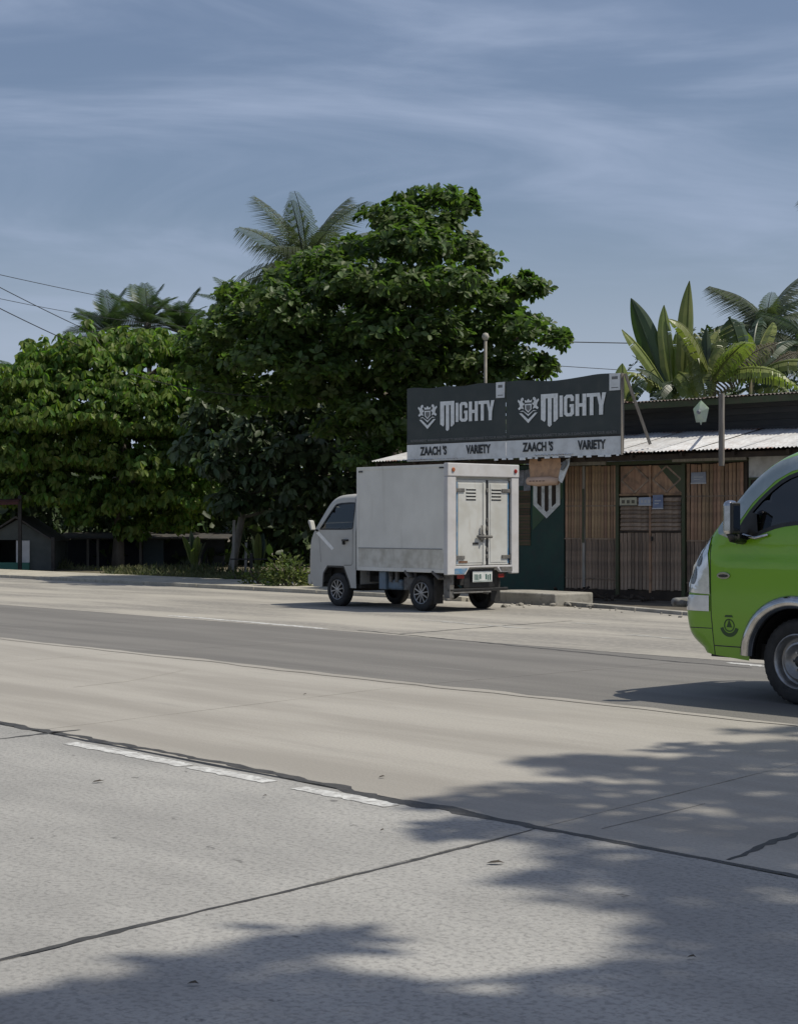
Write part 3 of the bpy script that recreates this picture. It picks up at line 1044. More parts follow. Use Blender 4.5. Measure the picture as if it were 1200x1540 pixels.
# oval badge, round emblem
bd = MB()
bd.prism([(-.60 + .060 * math.cos(a), shV.y(-.6, .93) - .002, .935 + .026 * math.sin(a)) for a in [2 * math.pi * i / 24 for i in range(24)]], (0, -.008, 0))
bo_ = fixn(bd.build('side_badge', chrome, VN, bevel=.002))
fixn(MB().prism([(-.60 + .044 * math.cos(a), shV.y(-.6, .93) - .0105, .933 + .012 * math.sin(a)) for a in [2 * math.pi * i / 20 for i in range(20)]], (0, -.002, 0)).build('badge_inlay', blackm, bo_))
em = MB()
ye = shV.y(-.56, .52) - .002
A_ = lambda r, a, cx=-.555, cz=.56: (cx + r * math.cos(rad(a)), shV.y(cx + r * math.cos(rad(a)), cz + r * math.sin(rad(a))) - .002, cz + r * math.sin(rad(a)))
for i in range(14):
    a0, a1 = 195 + i * 150 / 14, 195 + (i + 1) * 150 / 14
    em.add([A_(.058, a0), A_(.088, a0), A_(.088, a1), A_(.058, a1)], [(0, 1, 2, 3)])
for i in range(16):
    a0, a1 = i * 22.5, (i + 1) * 22.5
    em.add([A_(.040, a0), A_(.050, a0), A_(.050, a1), A_(.040, a1)], [(0, 1, 2, 3)])
em.poly([A_(.03, 90, cz=.575), A_(.03, 210, cz=.56), A_(.03, 330, cz=.56)])
em.poly([(x, shV.y(x, z) - .002, z) for x, z in ((-.595, .622), (-.515, .622), (-.525, .638), (-.585, .638))])
fixn(em.build('round_emblem', dkgreen, VN))
# wheel arch trims
for cx in (0, 2.55):
    vs, fs = [], []
    n = 26
    for i in range(n + 1):
        a = rad(4 + 172 * i / n)
        for (rr, dy) in ((.395, .05), (.40, -.018), (.435, -.034), (.465, -.030), (.492, -.012), (.498, .02)):
            x, z = cx + .03 + rr * math.cos(a), .31 + rr * math.sin(a)
            vs.append((x, shV.y(x, max(z, .3)) + dy, z))
    for i in range(n):
        for j in range(5):
            a = i * 6 + j
            fs.append((a, a + 1, a + 7, a + 6))
    fixn(MB().add(vs, fs).build('arch_trim', chrome, VN, smooth=True))
    ln_ = MB()
    ring = [(cx + .03 + .425 * math.cos(rad(a)), .31 + .425 * math.sin(rad(a))) for a in range(0, 181, 10)]
    ln_.add([(x, .06, z) for x, z in ring] + [(x, .45, z) for x, z in ring], [(i, i + 1, 20 + i, 19 + i) for i in range(18)])
    ln_.poly([(x, .45, z) for x, z in ring])
    ln_.build('arch_liner', blackm, VN)
MB().box(-.86, 3.65, .18, VW - .18, .30, .42).build('underbody', blackm, VN)
for cx in (0, 2.55):
    wheel(VN, cx + .025, .318, .316, .045, 'steel')
    wheel(VN, cx + .025, .318, .316, VW - .045, 'steel', True)
# cab interior
for yy in (.25, .95):
    MB().box(.35, .55, yy, yy + .50, .8, 1.45).build('seat', seatm, VN, bevel=.05)
MB().box(-.70, -.35, .2, VW - .2, .85, 1.22).build('dashboard', blackp, VN, bevel=.04)
sv = MB()
sv.tube([(-.22 + .08 * math.sin(a), .50 + .19 * math.cos(a), 1.26 + .16 * math.sin(a)) for a in [2 * math.pi * i / 24 for i in range(25)]], .014, 6, False)
sv.bar((-.22, .32, 1.26), (-.22, .68, 1.26), .03, .02)
sv.bar((-.22, .50, 1.26), (-.4, .50, 1.12), .03, .03)
sv.build('steering_wheel', blackp, VN, smooth=True)
MB().box(.0, .02, .28, .60, 1.33, 1.56).build('sun_shade', M('shade_grey', (.35, .36, .36), (.28, .29, .30), 8, .6), VN)
# door mirrors
for far in (0, 1):
    g = (lambda y: VW - y) if far else (lambda y: y)
    k = -1 if far else 1
    mb_ = MB().box(-.475, -.392, min(g(-.195), g(-.075)), max(g(-.195), g(-.075)), 1.235, 1.50)
    mo = mb_.build('mirror', chrome, VN, bevel=.04, seg=5)
    MB().box(-.405, -.378, min(g(-.187), g(-.082)), max(g(-.187), g(-.082)), 1.250, 1.485).build('mirror_rim', blackp, mo, bevel=.013, seg=4)
    MB().box(-.379, -.3755, min(g(-.174), g(-.095)), max(g(-.174), g(-.095)), 1.275, 1.462).build('mirror_glass', mirror_m, mo)
    fixn(MB().tube([(-.42, g(-.16), 1.26), (-.42, g(-.13), 1.22), (-.44, g(.02), 1.215)], [.03, .035, .045], 8).build('mirror_arm', blackp, mo, smooth=True))
MB().tube([(-.4, -.03, 1.245), (-.3, -.02, 1.22), (-.2, 0.005, 1.245)], .012, 6).build('mirror_stay', chrome, VN, smooth=True)

# ------------------------------------------------------------------ the store (local x along the facade, y into the building)
FA = math.atan2(-.679, .734)
SA = Vector((3.02, 30.2, 0))
ST = empty('variety_store', SA, FA)
tag(ST, 'low wooden store with brown slatted front and rusty corrugated roof', 'store')


def sw(k, y, z):
    return SA + Vector((k * math.cos(FA) - y * math.sin(FA), k * math.sin(FA) + y * math.cos(FA), z))


slatm = M('brown_slat', (0.37, 0.235, 0.140), (0.27, 0.165, 0.098), 3.0, 0.75, rand=0.28, hue=.012, stretch=(6, 6, .6), c3=(0.07, 0.052, 0.042), s3=5, a3=0.6, bump=.3, bscale=30,
          c4=(0.20, 0.155, 0.12), s4=3, lo4=.62, hi4=.8, st4=(5, 5, .5))
slatg = M('grey_slat', (0.235, 0.165, 0.118), (0.32, 0.245, 0.185), 3.0, 0.8, rand=0.30, stretch=(6, 6, .6), c3=(0.05, 0.045, 0.04), s3=5, a3=0.6, bump=.3, bscale=30)
backm = M('dark_board', (0.030, 0.022, 0.017), (0.05, 0.036, 0.026), 5, 0.9)
gframe = M('green_frame', (0.040, 0.060, 0.022), (0.055, 0.065, 0.030), 7, 0.6, c3=(0.07, 0.05, 0.03), s3=9, a3=.6)
gwall = M('green_wall', (0.012, 0.042, 0.034), (0.018, 0.058, 0.042), 2, 0.7, c3=(0.03, 0.04, 0.035), s3=6, a3=.5)
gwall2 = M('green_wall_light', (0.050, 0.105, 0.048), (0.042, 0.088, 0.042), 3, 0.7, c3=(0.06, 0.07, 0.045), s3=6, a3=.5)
shieldw = M('shield_white', (0.72, 0.73, 0.71), (0.62, 0.63, 0.61), 5, 0.65, c3=(0.28, 0.28, 0.25), s3=9, a3=.5)
olive = M('olive_board', (0.065, 0.062, 0.028), (0.105, 0.065, 0.040), 4, 0.8, rand=.35, stretch=(1, 6, 6))
cwall = M('cement_wall', (0.58, 0.58, 0.57), (0.48, 0.475, 0.46), 2, 0.85, c3=(0.2, 0.19, 0.17), s3=5, a3=.5)
roofm = M('roof_iron', (0.58, 0.58, 0.58), (0.44, 0.44, 0.44), 3, 0.6, metal=0.1, c3=(0.34, 0.30, 0.27), s3=7, a3=.5, c4=(0.20, 0.105, 0.075), s4=1.3, lo4=.60, hi4=.68,
          st4=(.8, .8, 1), rand=.16, stretch=(2.5, .5, 1))
roofold = M('roof_iron_old', (0.15, 0.145, 0.135), (0.095, 0.075, 0.06), 3, 0.7, c4=(0.11, 0.055, 0.035), s4=1.7, lo4=.55, hi4=.7)
sheetdk = M('dark_sheet', (0.030, 0.032, 0.034), (0.045, 0.043, 0.042), 4, 0.7, rand=.25, stretch=(.6, 4, 4))
wood_gr = M('grey_wood', (0.20, 0.185, 0.165), (0.13, 0.115, 0.10), 4, 0.8, stretch=(8, 8, .7))
wood_pale = M('pale_wood', (0.36, 0.34, 0.30), (0.26, 0.24, 0.21), 4, 0.75, stretch=(8, 8, .7))

# main walls: back, ends, dark inside lining
MB().box(-4.55, 9.0, 4.6, 4.72, 0, 3.3).build('wall', cwall, ST)
MB().box(-4.55, -4.43, .02, 4.6, 0, 2.5).build('wall', cwall, ST)
MB().box(8.9, 9.0, .02, 4.6, 0, 3.3).build('wall', cwall, ST)
MB().box(-4.4, 3.76, .035, .075, 0, 2.42).build('wall', backm, ST)
# green painted part with the shield
gp = MB().box(-4.42, -.03, .004, .034, 0.0, 2.40).build('painted_wall', gwall, ST)
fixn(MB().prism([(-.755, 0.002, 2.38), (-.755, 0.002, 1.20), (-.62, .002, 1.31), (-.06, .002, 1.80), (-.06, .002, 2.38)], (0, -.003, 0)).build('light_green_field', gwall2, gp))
sh = MB()
sx0, sx1, szt, szb, tip = -.735, -.115, 2.22, 1.67, 1.42
cxm = (sx0 + sx1) / 2
wv = .062
ys = -.0045
# shield outline: two uprights, two sloping bars, two inner bars with pointed ends
sh.poly([(sx0, ys, szt), (sx0, ys, szb), (sx0 + wv * 1.5, ys, szb + .03), (sx0 + wv * 1.5, ys, szt)][::-1])
sh.poly([(sx1, ys, szt), (sx1, ys, szb), (sx1 - wv * 1.5, ys, szb + .03), (sx1 - wv * 1.5, ys, szt)])
sh.poly([(sx0, ys - .0002, szb), (cxm, ys - .0002, tip), (cxm, ys - .0002, tip + .115), (sx0 + wv * 1.5, ys - .0002, szb + .03)][::-1])
sh.poly([(sx1, ys - .0002, szb), (cxm, ys - .0002, tip), (cxm, ys - .0002, tip + .115), (sx1 - wv * 1.5, ys - .0002, szb + .03)])
for cx_, zz in ((cxm - .082, 1.53), (cxm + .082, 1.53)):
    sh.poly([(cx_ - .036, ys - .0004, szt), (cx_ - .036, ys - .0004, zz + .02), (cx_ + .036, ys - .0004, zz + .02), (cx_ + .036, ys - .0004, szt)])
fixn(sh.build('shield_emblem', shieldw, gp))
for x0, x1, zb in ((sx0 + .093, cxm - .118, 1.63), (cxm - .046, cxm + .046, 1.52), (cxm + .118, sx1 - .093, 1.63)):
    fixn(MB().poly([(x0, ys + .0012, szt), (x0, ys + .0012, zb), ((x0 + x1) / 2, ys + .0012, zb - .05), (x1, ys + .0012, zb), (x1, ys + .0012, szt)]).build('shield_stripe', backm, gp))
# horizontal boards left of the shield
bme = None
for i in range(9):
    o = MB().box(-1.35, -.80, -.010, .002, .92 + i * .115, 1.025 + i * .115) if bme is None else None
    if bme is None:
        ob = o.build('board', olive, ST)
        bme = ob.data
        for v in bme.vertices:
            v.co.z -= .92
        ob.location.z = .92
    else:
        share('board', bme, ST, (random.uniform(-.01, .01), random.uniform(-.004, 0), .92 + i * .115))


def slat_row(k0, k1, z0, z1, n, mat, parent, y=0.0, name='slat', skip=(), gap=.16):
    w = (k1 - k0) / n
    me = None
    for i in range(n):
        if i in skip:
            continue
        if me is None:
            ob = MB().box(-w * (1 - gap) / 2, w * (1 - gap) / 2, -.018, 0, 0, z1 - z0).build(name, mat, parent)
            me = ob.data
        else:
            ob = share(name, me, parent)
        ob.location = (k0 + w * (i + .5), y + random.uniform(-.006, .002), z0 + random.uniform(-.015, .01))
        ob.rotation_euler = (0, random.uniform(-.006, .006), 0)


# slatted fronts: each slat its own piece; lower, greyer row
slat_row(.015, .40, 1.05, 2.36, 6, slatm, ST)
slat_row(.46, 1.15, 1.05, 2.36, 10, slatm, ST)
slat_row(.015, .40, .16, 1.07, 6, slatg, ST, y=.008)
slat_row(.46, 1.15, .16, 1.07, 10, slatg, ST, y=.008)
MB().box(.405, .455, -.035, .03, .18, 2.36).build('post', wood_pale, ST, bevel=.004)
MB().box(.408, .452, -.045, -.036, .98, 1.95).build('post_paint', gframe, ST)
slat_row(2.60, 3.72, 1.02, 2.34, 15, slatm, ST)
slat_row(2.60, 3.72, .12, 1.03, 15, slatg, ST, y=.008)
for k0, k1, zz in ((.02, 1.15, 1.63), (2.60, 3.72, 1.78), (.02, 1.15, .33), (2.60, 3.72, .30), (.0, 1.15, 1.04), (2.6, 3.72, 1.02)):
    MB().box(k0, k1, -.027, -.019, zz, zz + .022).build('batten', slatg, ST)
MB().box(3.735, 3.79, -.03, .03, 0, 2.40).build('post', backm, ST)
for kk in (1.175, 2.55):
    MB().box(kk - .035, kk + .035, -.05, .03, .06, 2.36).build('door_post', gframe, ST, bevel=.005)
# door: upper cross-braced panels, louvres in the middle, upright slats below
dr = MB().box(1.215, 2.51, -.002, .033, .10, 2.345).build('door', backm, ST)
for (a, b) in ((1.225, 1.845), (1.885, 2.505)):
    MB().box(a, b, -.014, -.003, 1.85, 2.335).build('door_panel', slatm, dr, bevel=.004)
    m_ = (a + b) / 2
    for p, q in (((a + .02, 2.09), (m_, 2.32)), ((m_, 2.32), (b - .02, 2.09)), ((a + .02, 2.09), (m_, 1.87)), ((m_, 1.87), (b - .02, 2.09))):
        MB().bar((p[0], -.020, p[1]), (q[0], -.020, q[1]), .010, .030, up=(0, 0, 1)).build('brace', slatg, dr)
fixn(MB().prism([(2.02, -.0215, 2.335), (2.505, -.0215, 2.335), (2.505, -.0215, 1.86), (2.44, -.0215, 1.90)], (0, -.003, 0)).build('green_stain_panel', gframe, dr))
lme = None
for (a, b) in ((1.235, 1.855), (1.885, 2.495)):
    for i in range(8):
        if lme is None:
            ob = MB().box(-.305, .305, -.012, .012, -.034, .034).build('louvre', slatg, dr)
            lme = ob.data
        else:
            ob = share('louvre', lme, dr)
        ob.location = ((a + b) / 2, -.022, 1.235 + i * .072)
        ob.rotation_euler = (rad(-28 + random.uniform(-5, 5)), random.uniform(-.005, .005), 0)
slat_row(1.225, 1.85, .17, 1.17, 8, slatg, dr, y=-.006)
slat_row(1.885, 2.505, .17, 1.17, 8, slatg, dr, y=-.006)
MB().box(1.845, 1.885, -.042, -.004, .12, 2.34).build('door_stile', slatm, dr)
MB().box(1.215, 2.51, -.040, -.004, 1.165, 1.20).build('door_rail', backm, dr)
MB().box(1.215, 2.51, -.040, -.004, 1.815, 1.85).build('door_rail', slatm, dr)
MB().box(1.90, 1.93, -.06, -.042, 1.02, 1.10).build('door_handle', blackm, dr)
MB().box(.0, 3.8, -.03, .05, -.1, .15).build('plinth', backm, ST)
MB().box(-.03, 3.8, -.06, .02, 2.362, 2.425).build('lintel', gframe, ST)
MB().box(.05, .95, -.085, -.062, 2.37, 2.43).build('lintel_board', wood_pale, ST)
MB().box(2.35, 3.8, -.085, -.062, 2.385, 2.44).build('lintel_board', wood_pale, ST)
# cement wall at the right with a small window
MB().box(3.80, 8.9, .0, .12, 0, 2.50).build('wall', cwall, ST)
wn = MB().box(3.84, 4.5, -.02, -.002, 1.55, 2.05).build('window', backm, ST)
MB().box(3.82, 4.52, -.035, -.021, 2.05, 2.09).build('window_frame', gframe, wn)
MB().box(3.82, 3.86, -.034, -.020, 1.55, 2.05).build('window_frame', gframe, wn)
MB().box(4.16, 4.20, -.034, -.020, 1.55, 2.05).build('window_frame', gframe, wn)
# eave timber
MB().bar((-4.1, -.55, 2.455), (9.0, -.55, 2.455), .06, .09).build('eave_beam', backm, ST)
for i in range(14):
    MB().bar((-4.1 + i * 1.0, -.66, 2.475), (-4.1 + i * 1.0, 1.4, 2.88), .05, .07).build('rafter', backm, ST)


def corrugated(width, y0, z0, y1, z1, pitch=.076, amp=.011, n=5):
    mb = MB()
    cnt = int(width / pitch * n)
    vs = []
    for r in range(n):
        f = r / (n - 1)
        for i in range(cnt + 1):
            x = width * i / cnt
            vs.append((x, y0 + (y1 - y0) * f, z0 + (z1 - z0) * f + amp * math.sin(2 * math.pi * x / pitch)))
    fs = [(r * (cnt + 1) + i, r * (cnt + 1) + i + 1, (r + 1) * (cnt + 1) + i + 1, (r + 1) * (cnt + 1) + i) for r in range(n - 1) for i in range(cnt)]
    mb.add(vs, fs)
    return mb


lo = corrugated(.86, -.78, 2.535, 1.45, 2.985)
me = None
for i in range(17):
    if me is None:
        ob = lo.build('roof_sheet', roofm, ST, smooth=True)
        me = ob.data
    else:
        ob = share('roof_sheet', me, ST)
    ob.location = (-4.18 + i * .82, random.uniform(-.05, .05), .004 * (i % 2) + random.uniform(-.004, .006))
    ob.rotation_euler = (random.uniform(-.006, .006), random.uniform(-.004, .004), random.uniform(-.006, .006))
# upper wall of dark boards and the old upper roof
bm2 = None
for r in range(6):
    for i in range(3):
        if bm2 is None:
            ob = MB().box(0, 3.3, -.012, .012, 0, .108).build('board', sheetdk, ST)
            bm2 = ob.data
        else:
            ob = share('board', bm2, ST)
        ob.location = (-.9 + i * 3.32, 1.46 + random.uniform(-.006, .006) + .006 * (r % 2), 2.92 + r * .112)
MB().box(-.95, 8.95, 1.485, 1.52, 2.5, 3.54).build('wall', backm, ST)
up = corrugated(.86, 1.02, 3.545, 5.2, 3.72, amp=.014)
me = None
for i in range(13):
    if me is None:
        ob = up.build('roof_sheet', roofold, ST, smooth=True)
        me = ob.data
    else:
        ob = share('roof_sheet', me, ST)
    ob.location = (-1.0 + i * .82, random.uniform(-.06, .06), .005 * (i % 2) + random.uniform(-.006, .010))
    ob.rotation_euler = (0, random.uniform(-.006, .006), random.uniform(-.006, .006))
MB().bar((-1.0, 1.08, 3.475), (9.6, 1.08, 3.475), .05, .11).build('eave_beam', gframe, ST)
for i in range(11):
    MB().bar((-.9 + i, 1.06, 3.51), (-.9 + i, 5.1, 3.67), .05, .06).build('rafter', backm, ST)
# prop post standing at the eave
pk = 3.80
MB().box(pk - .05, pk + .03, -.855, -.79, 2.26, 3.44).build('post', wood_gr, ST, bevel=.006)
MB().bar((pk - .02, -.80, 3.38), (pk - 1.18, 1.08, 3.43), .035, .035).build('post_arm', wood_gr, ST)

# ------------------------------------------------------------------ signboard
SGY = -.80
SG = empty('signboard', sw(0, SGY, 0), FA)
tag(SG, 'wide dark green billboard reading MIGHTY twice, mounted on the store roof edge', 'billboard')
tarp = M('sign_tarp', (0.030, 0.040, 0.040), (0.036, 0.047, 0.045), 2, 0.55, c3=(0.055, 0.062, 0.060), s3=3, a3=.5, bump=.35, bscale=7, c4=(0.06, 0.064, 0.06), s4=2.5, lo4=.58, hi4=.8, st4=(2.5, 1, .6))
stripm = M('sign_strip', (0.68, 0.70, 0.71), (0.60, 0.62, 0.63), 3, 0.6, c3=(0.42, 0.42, 0.41), s3=6, a3=.3)
ltr = M('sign_letter', (0.80, 0.82, 0.82), (0.72, 0.74, 0.74), 8, 0.6, c3=(0.45, 0.46, 0.46), s3=12, a3=.3)
ink = M('sign_ink', (0.018, 0.022, 0.026), (0.035, 0.038, 0.04), 14, 0.6)
smallp = M('sign_small_print', (0.17, 0.175, 0.175), (0.14, 0.145, 0.145), 8, .6)


def tarp_panel(k0, k1, z0, z1, name, mat, wav, y=0.0, top=None, nx=30, nz=6):
    vs, fs = [], []
    for j in range(nz + 1):
        for i in range(nx + 1):
            u, v = i / nx, j / nz
            x = k0 + (k1 - k0) * u
            zt = z1 + (top(u) if top else 0)
            z = z0 + (zt - z0) * v
            yy = y + wav * (math.sin(u * 9 + v * 2) * .5 + math.sin(u * 23 + v * 5) * .3 + .35 * math.sin(u * 41 - v * 9) * v) * (.3 + .7 * v)
            vs.append((x, yy, z))
    for j in range(nz):
        for i in range(nx):
            a = j * (nx + 1) + i
            fs.append((a, a + 1, a + nx + 2, a + nx + 1))
    return MB().add(vs, fs).build(name, mat, SG, smooth=True)


topf1 = lambda u: -.02 * math.sin(math.pi * u) * (1 if u < .55 else .8) + .012 * math.sin(u * 19)
topf2 = lambda u: -.055 * math.exp(-((u - .45) / .16) ** 2) + .008 * math.sin(u * 17) + (.012 * u)
p1 = tarp_panel(-3.166, -.738, 2.845, 3.905, 'tarp_panel', tarp, .006, top=topf1)
p2 = tarp_panel(-.734, 1.795, 2.855, 3.895, 'tarp_panel', tarp, .008, top=topf2)
for a, b in ((-3.166, -.738), (-.734, 1.795)):
    tarp_panel(a, b, 2.51, 2.825, 'name_strip', stripm, .004, nz=3)
# frame behind the tarps
fb = MB()
for zz in (2.52, 2.83, 3.35, 3.80):
    fb.box(-3.15, 1.78, .02, .055, zz - .02, zz + .02)
for kk in (-3.12, -2.0, -.735, .5, 1.76):
    fb.box(kk - .02, kk + .02, .056, .10, 2.50, 3.78)
fb.build('sign_frame', blackm, SG)
MB().box(-3.16, 1.79, .010, .018, 2.815, 2.862).build('frame_rail', blackm, SG)
MB().box(1.797, 1.812, -.02, .06, 2.5, 3.90).build('frame_edge', wood_gr, SG)
MB().bar((1.85, .04, 3.89), (2.15, .35, 2.68), .05, .045).build('brace', wood_gr, SG)
MB().bar((-3.05, .1, 3.4), (-3.05, 1.2, 2.92), .05, .05).build('brace', wood_gr, SG)
MB().bar((-.7, .1, 3.6), (-.7, 1.3, 2.95), .05, .05).build('brace', wood_gr, SG)

G = {
    'M': [(0, 252), (165, 252), (165, -20), (140, -48), (122, -48), (122, 205), (105, 205), (105, -82), (84, -102), (66, -84), (66, 205), (47, 205), (47, -25), (36, -45), (0, -18)],
    'I': [(180, 0), (213, 0), (213, 226), (180, 226)],
    'H': [(332, 0), (368, 0), (368, 95), (398, 95), (398, 0), (434, 0), (434, 230), (398, 230), (398, 132), (368, 132), (368, 230), (332, 230)],
    'T': [(466, 0), (501, 0), (501, 192), (534, 192), (534, 230), (438, 230), (438, 192), (466, 192)],
    'Y': [(553, 0), (589, 0), (592, 98), (618, 230), (582, 230), (572, 150), (560, 230), (527, 230), (553, 98)],
    'G': [(248, 0), (296, 0), (318, 24), (318, 128), (276, 128), (276, 96), (286, 96), (286, 44), (276, 34), (262, 34), (254, 44), (254, 186), (262, 196), (278, 196), (286, 186), (286, 160),
          (318, 160), (318, 206), (298, 230), (246, 230), (224, 206), (224, 24)],
}


def crest(mb, cx, cz, w, h, y):
    """shield over a chevron, two rearing beasts, small crown"""
    P = lambda *pts: mb.poly([(cx + a * w, y, cz + b * h) for a, b in pts])
    P((-.42, -.12), (-.30, -.12), (0, -.36), (.30, -.12), (.42, -.12), (0, -.50))
    P((-.40, -.06), (-.22, -.06), (0, -.24), (.22, -.06), (.40, -.06), (.24, -.02), (0, -.17), (-.24, -.02))
    P((-.15, .22), (.15, .22), (.15, .02), (0, -.12), (-.15, .02))
    P((-.15, .27), (.15, .27), (.17, .38), (.08, .33), (0, .41), (-.08, .33), (-.17, .38))
    for s in (-1, 1):
        pts = [(.20, .02), (.30, .06), (.42, .0), (.47, .06), (.38, .14), (.42, .26), (.49, .34), (.45, .40), (.37, .33), (.34, .42), (.27, .47), (.20, .43), (.22, .36), (.27, .33), (.22, .24),
               (.18, .26), (.18, .19), (.25, .16)]
        P(*[(s * a, b) for a, b in (pts if s < 0 else pts[::-1])])


for tx, tw, bz, uz, ccx, ccz, z1, z2, v1, v2, wx in ((-2.312, 1.315, 3.215, .00158, -2.631, 3.352, -2.824, -2.155, -1.681, -1.091, -3.06),
                                                (.073, 1.416, 3.206, .00166, -.213, 3.365, -.349, .340, .879, 1.475, -.64)):
    mb = MB()
    for pts in G.values():
        mb.poly([(tx + px * tw / 618, -.0125, bz + py * uz) for px, py in pts])
    fixn(mb.build('lettering', ltr, SG))
    cm = MB()
    crest(cm, ccx, ccz, .50, .48, -.0125)
    fixn(cm.build('crest_emblem', ltr, SG))
    fixn(MB().poly([(ccx + p * .5, -.014, ccz + q * .48) for p, q in ((-.10, .17), (.10, .17), (.10, .03), (0, -.06), (-.10, .03))]).build('crest_field', smallp, SG))
    text_mesh('GOVERNMENT WARNING: CIGARETTE SMOKING IS DANGEROUS TO YOUR HEALTH', .065, smallp, 'warning_lettering', SG, (wx, -.012, 2.875), fit=2.34, bold=.0015)
    for word, x0, x1 in (("ZAACH 'S", z1, z2), ('VARIETY', v1, v2)):
        text_mesh(word, .215, ink, 'lettering', SG, (x0, -.008, 2.622), fit=x1 - x0, bold=.009)
for k0, z0, z1, w_ in ((-.955, 3.61, 3.895, .20), (1.56, 3.61, 3.90, .225)):
    lb = MB().box(k0, k0 + w_, -.018, -.010, z0, z1).build('price_label', stripm, SG)
    MB().box(k0 + .05, k0 + w_ - .05, -.0195, -.0185, z1 - .10, z1 - .05).build('label_print', smallp, lb)
    MB().box(k0 + .04, k0 + w_ - .04, -.0195, -.0185, z0 + .04, z0 + .055).build('label_print', smallp, lb)
# torn lower hem of the strip
x = -1.0
while x < 1.72:
    l = random.uniform(.05, .14)
    MB().box(x, x + l, -.012, -.004, 2.488 - random.uniform(0, .022), 2.515).build('torn_hem', ltr, SG)
    x += l + random.uniform(.02, .16)

# pole with a round cap behind the sign
pb = at(730, 506, 30.9)
PO = MB().tube([(0, 0, 0), (0, 0, pb.z)], .033, 10).build('lamp_pole', M('galv', (.15, .14, .12), (.11, .10, .085), 6, .6, metal=.2), None, smooth=True, loc=(pb.x, pb.y, 0))
tag(PO, 'thin grey metal pole with round cap rising behind the billboard', 'pole')
MB().lathe([(.001, .075), (.045, .06), (.07, 0), (.045, -.06), (.001, -.075)], (0, 0, pb.z), 14, 'z').build('pole_cap', wood_pale, PO, smooth=True)

# tan rolled tarpaulin, folded banner, grey notices
tan = M('tan_tarp', (0.56, 0.34, 0.20), (0.48, 0.29, 0.175), 5, .7, c3=(.2, .12, .08), s3=9, a3=.4)
tan2 = M('tan_roll', (0.68, 0.46, 0.33), (0.60, 0.41, 0.29), 5, .7)
TB = empty('rolled_tarpaulin', sw(.02, -.62, 1.99), FA)
tag(TB, 'tan tarpaulin awning half rolled up under the billboard, above the white shield', 'tarpaulin')
mt = MB()
vs, fs = [], []
for j in range(7):
    for i in range(13):
        vs.append((-.36 + .70 * i / 12, .02 * math.sin(i * .9 + j) + .015 * j / 6, .05 + .45 * j / 6))
for j in range(6):
    for i in range(12):
        a = j * 13 + i
        fs.append((a, a + 1, a + 14, a + 13))
mt.add(vs, fs)
mt.build('tarp_sheet', tan, TB, smooth=True)
MB().tube([(-.34, -.05, .10), (-.1, -.06, .085), (.15, -.055, .095), (.32, -.05, .08)], [.07, .085, .082, .06], 14).build('tarp_roll', tan2, TB, smooth=True)
pr = MB()
for i in range(5):
    pr.box(-.25 + i * .075, -.20 + i * .075, -.150, -.1475, .085, .105)
pr.build('roll_print', M('tan_print', (.2, .12, .085), (.24, .15, .11), 9, .7), TB)
BN = empty('folded_banner', sw(.47, -.66, 2.06), FA)
tag(BN, 'white folded banner scrap hanging beside the tan rolled tarpaulin', 'banner')
fixn(MB().prism([(-.13, 0, .03), (-.03, -.02, -.02), (.15, -.05, .30), (.13, 0, .42), (.02, .03, .40), (-.10, .02, .24)], (0, .008, 0)).build('banner_cloth', shieldw, BN))
fixn(MB().prism([(-.06, -.035, .22), (.0, -.04, .20), (.10, -.05, .33), (.07, -.03, .39), (-.01, -.02, .36)], (0, .006, 0)).build('banner_print', smallp, BN))
nts = [(-1.12, 2.02, .19, .30, 'grey faded notice sheet pasted on wall just right of the truck', 'notice'),
       (-.95, 1.93, .17, .40, 'pale torn notice sheet pasted between the truck and the tan tarpaulin', 'notice')]
nmat = M('notice_grey', (.26, .27, .30), (.15, .155, .175), 9, .7)
for k, z, w_, h_, lab, cat in nts:
    o = MB().prism([(0, 0, 0), (w_, -.01, .01), (w_ - .01, -.015, h_), (-.01, -.004, h_ - .02)], (0, -.003, 0)).build('notice', nmat, None, loc=sw(k, -.012, z))
    o.rotation_euler = (0, 0, FA)
    tag(fixn(o), lab, cat)
post_defs = [(1.235, 1.63, .37, .155, (.46, .44, .33), (.08, .07, .05), 'cream poster with dark marks, leftmost on the brown door'),
             (1.64, 1.635, .26, .15, (.30, .36, .50), (.50, .52, .55), 'pale blue poster in the middle of the brown door'),
             (1.93, 1.575, .22, .25, (.12, .16, .28), (.42, .44, .48), 'dark blue and white poster pasted right of the door centre'),
             (2.70, 2.00, .30, .20, (.22, .24, .30), (.48, .50, .52), 'small grey poster pasted high on the right slatted wall')]
for i, (k, z, w_, h_, c1, c2, lab) in enumerate(post_defs):
    pm = M('poster_%d' % i, c1, tuple(.75 * a + .25 * b for a, b in zip(c1, c2)), 9, .6)
    y0 = -.052 if i < 3 else -.034
    o = MB().prism([(0, 0, 0), (w_, 0, .006), (w_ - .004, -.004, h_), (.003, 0, h_ - .005)], (0, -.003, 0)).build('poster', pm, None, loc=sw(k, y0, z))
    o.rotation_euler = (0, 0, FA)
    tag(fixn(o), lab, 'poster')
    bd_ = MB()
    bd_.box(-.004, w_ + .004, -.0085, -.0075, 0, .022)
    if i in (0, 1):
        for q in range(3):
            bd_.box(.05 + q * w_ * .28, .05 + q * w_ * .28 + w_ * .17, -.0085, -.0075, h_ * .32, h_ * .70)
    else:
        bd_.box(w_ * .2, w_ * .8, -.0085, -.0075, h_ * .55, h_ * .62)
        bd_.box(w_ * .2, w_ * .6, -.0085, -.0075, h_ * .35, h_ * .42)
    bd_.build('poster_print', M('poster_ink_%d' % i, (.10, .09, .07) if i == 0 else (.45, .46, .48), None, rough=.7), o)

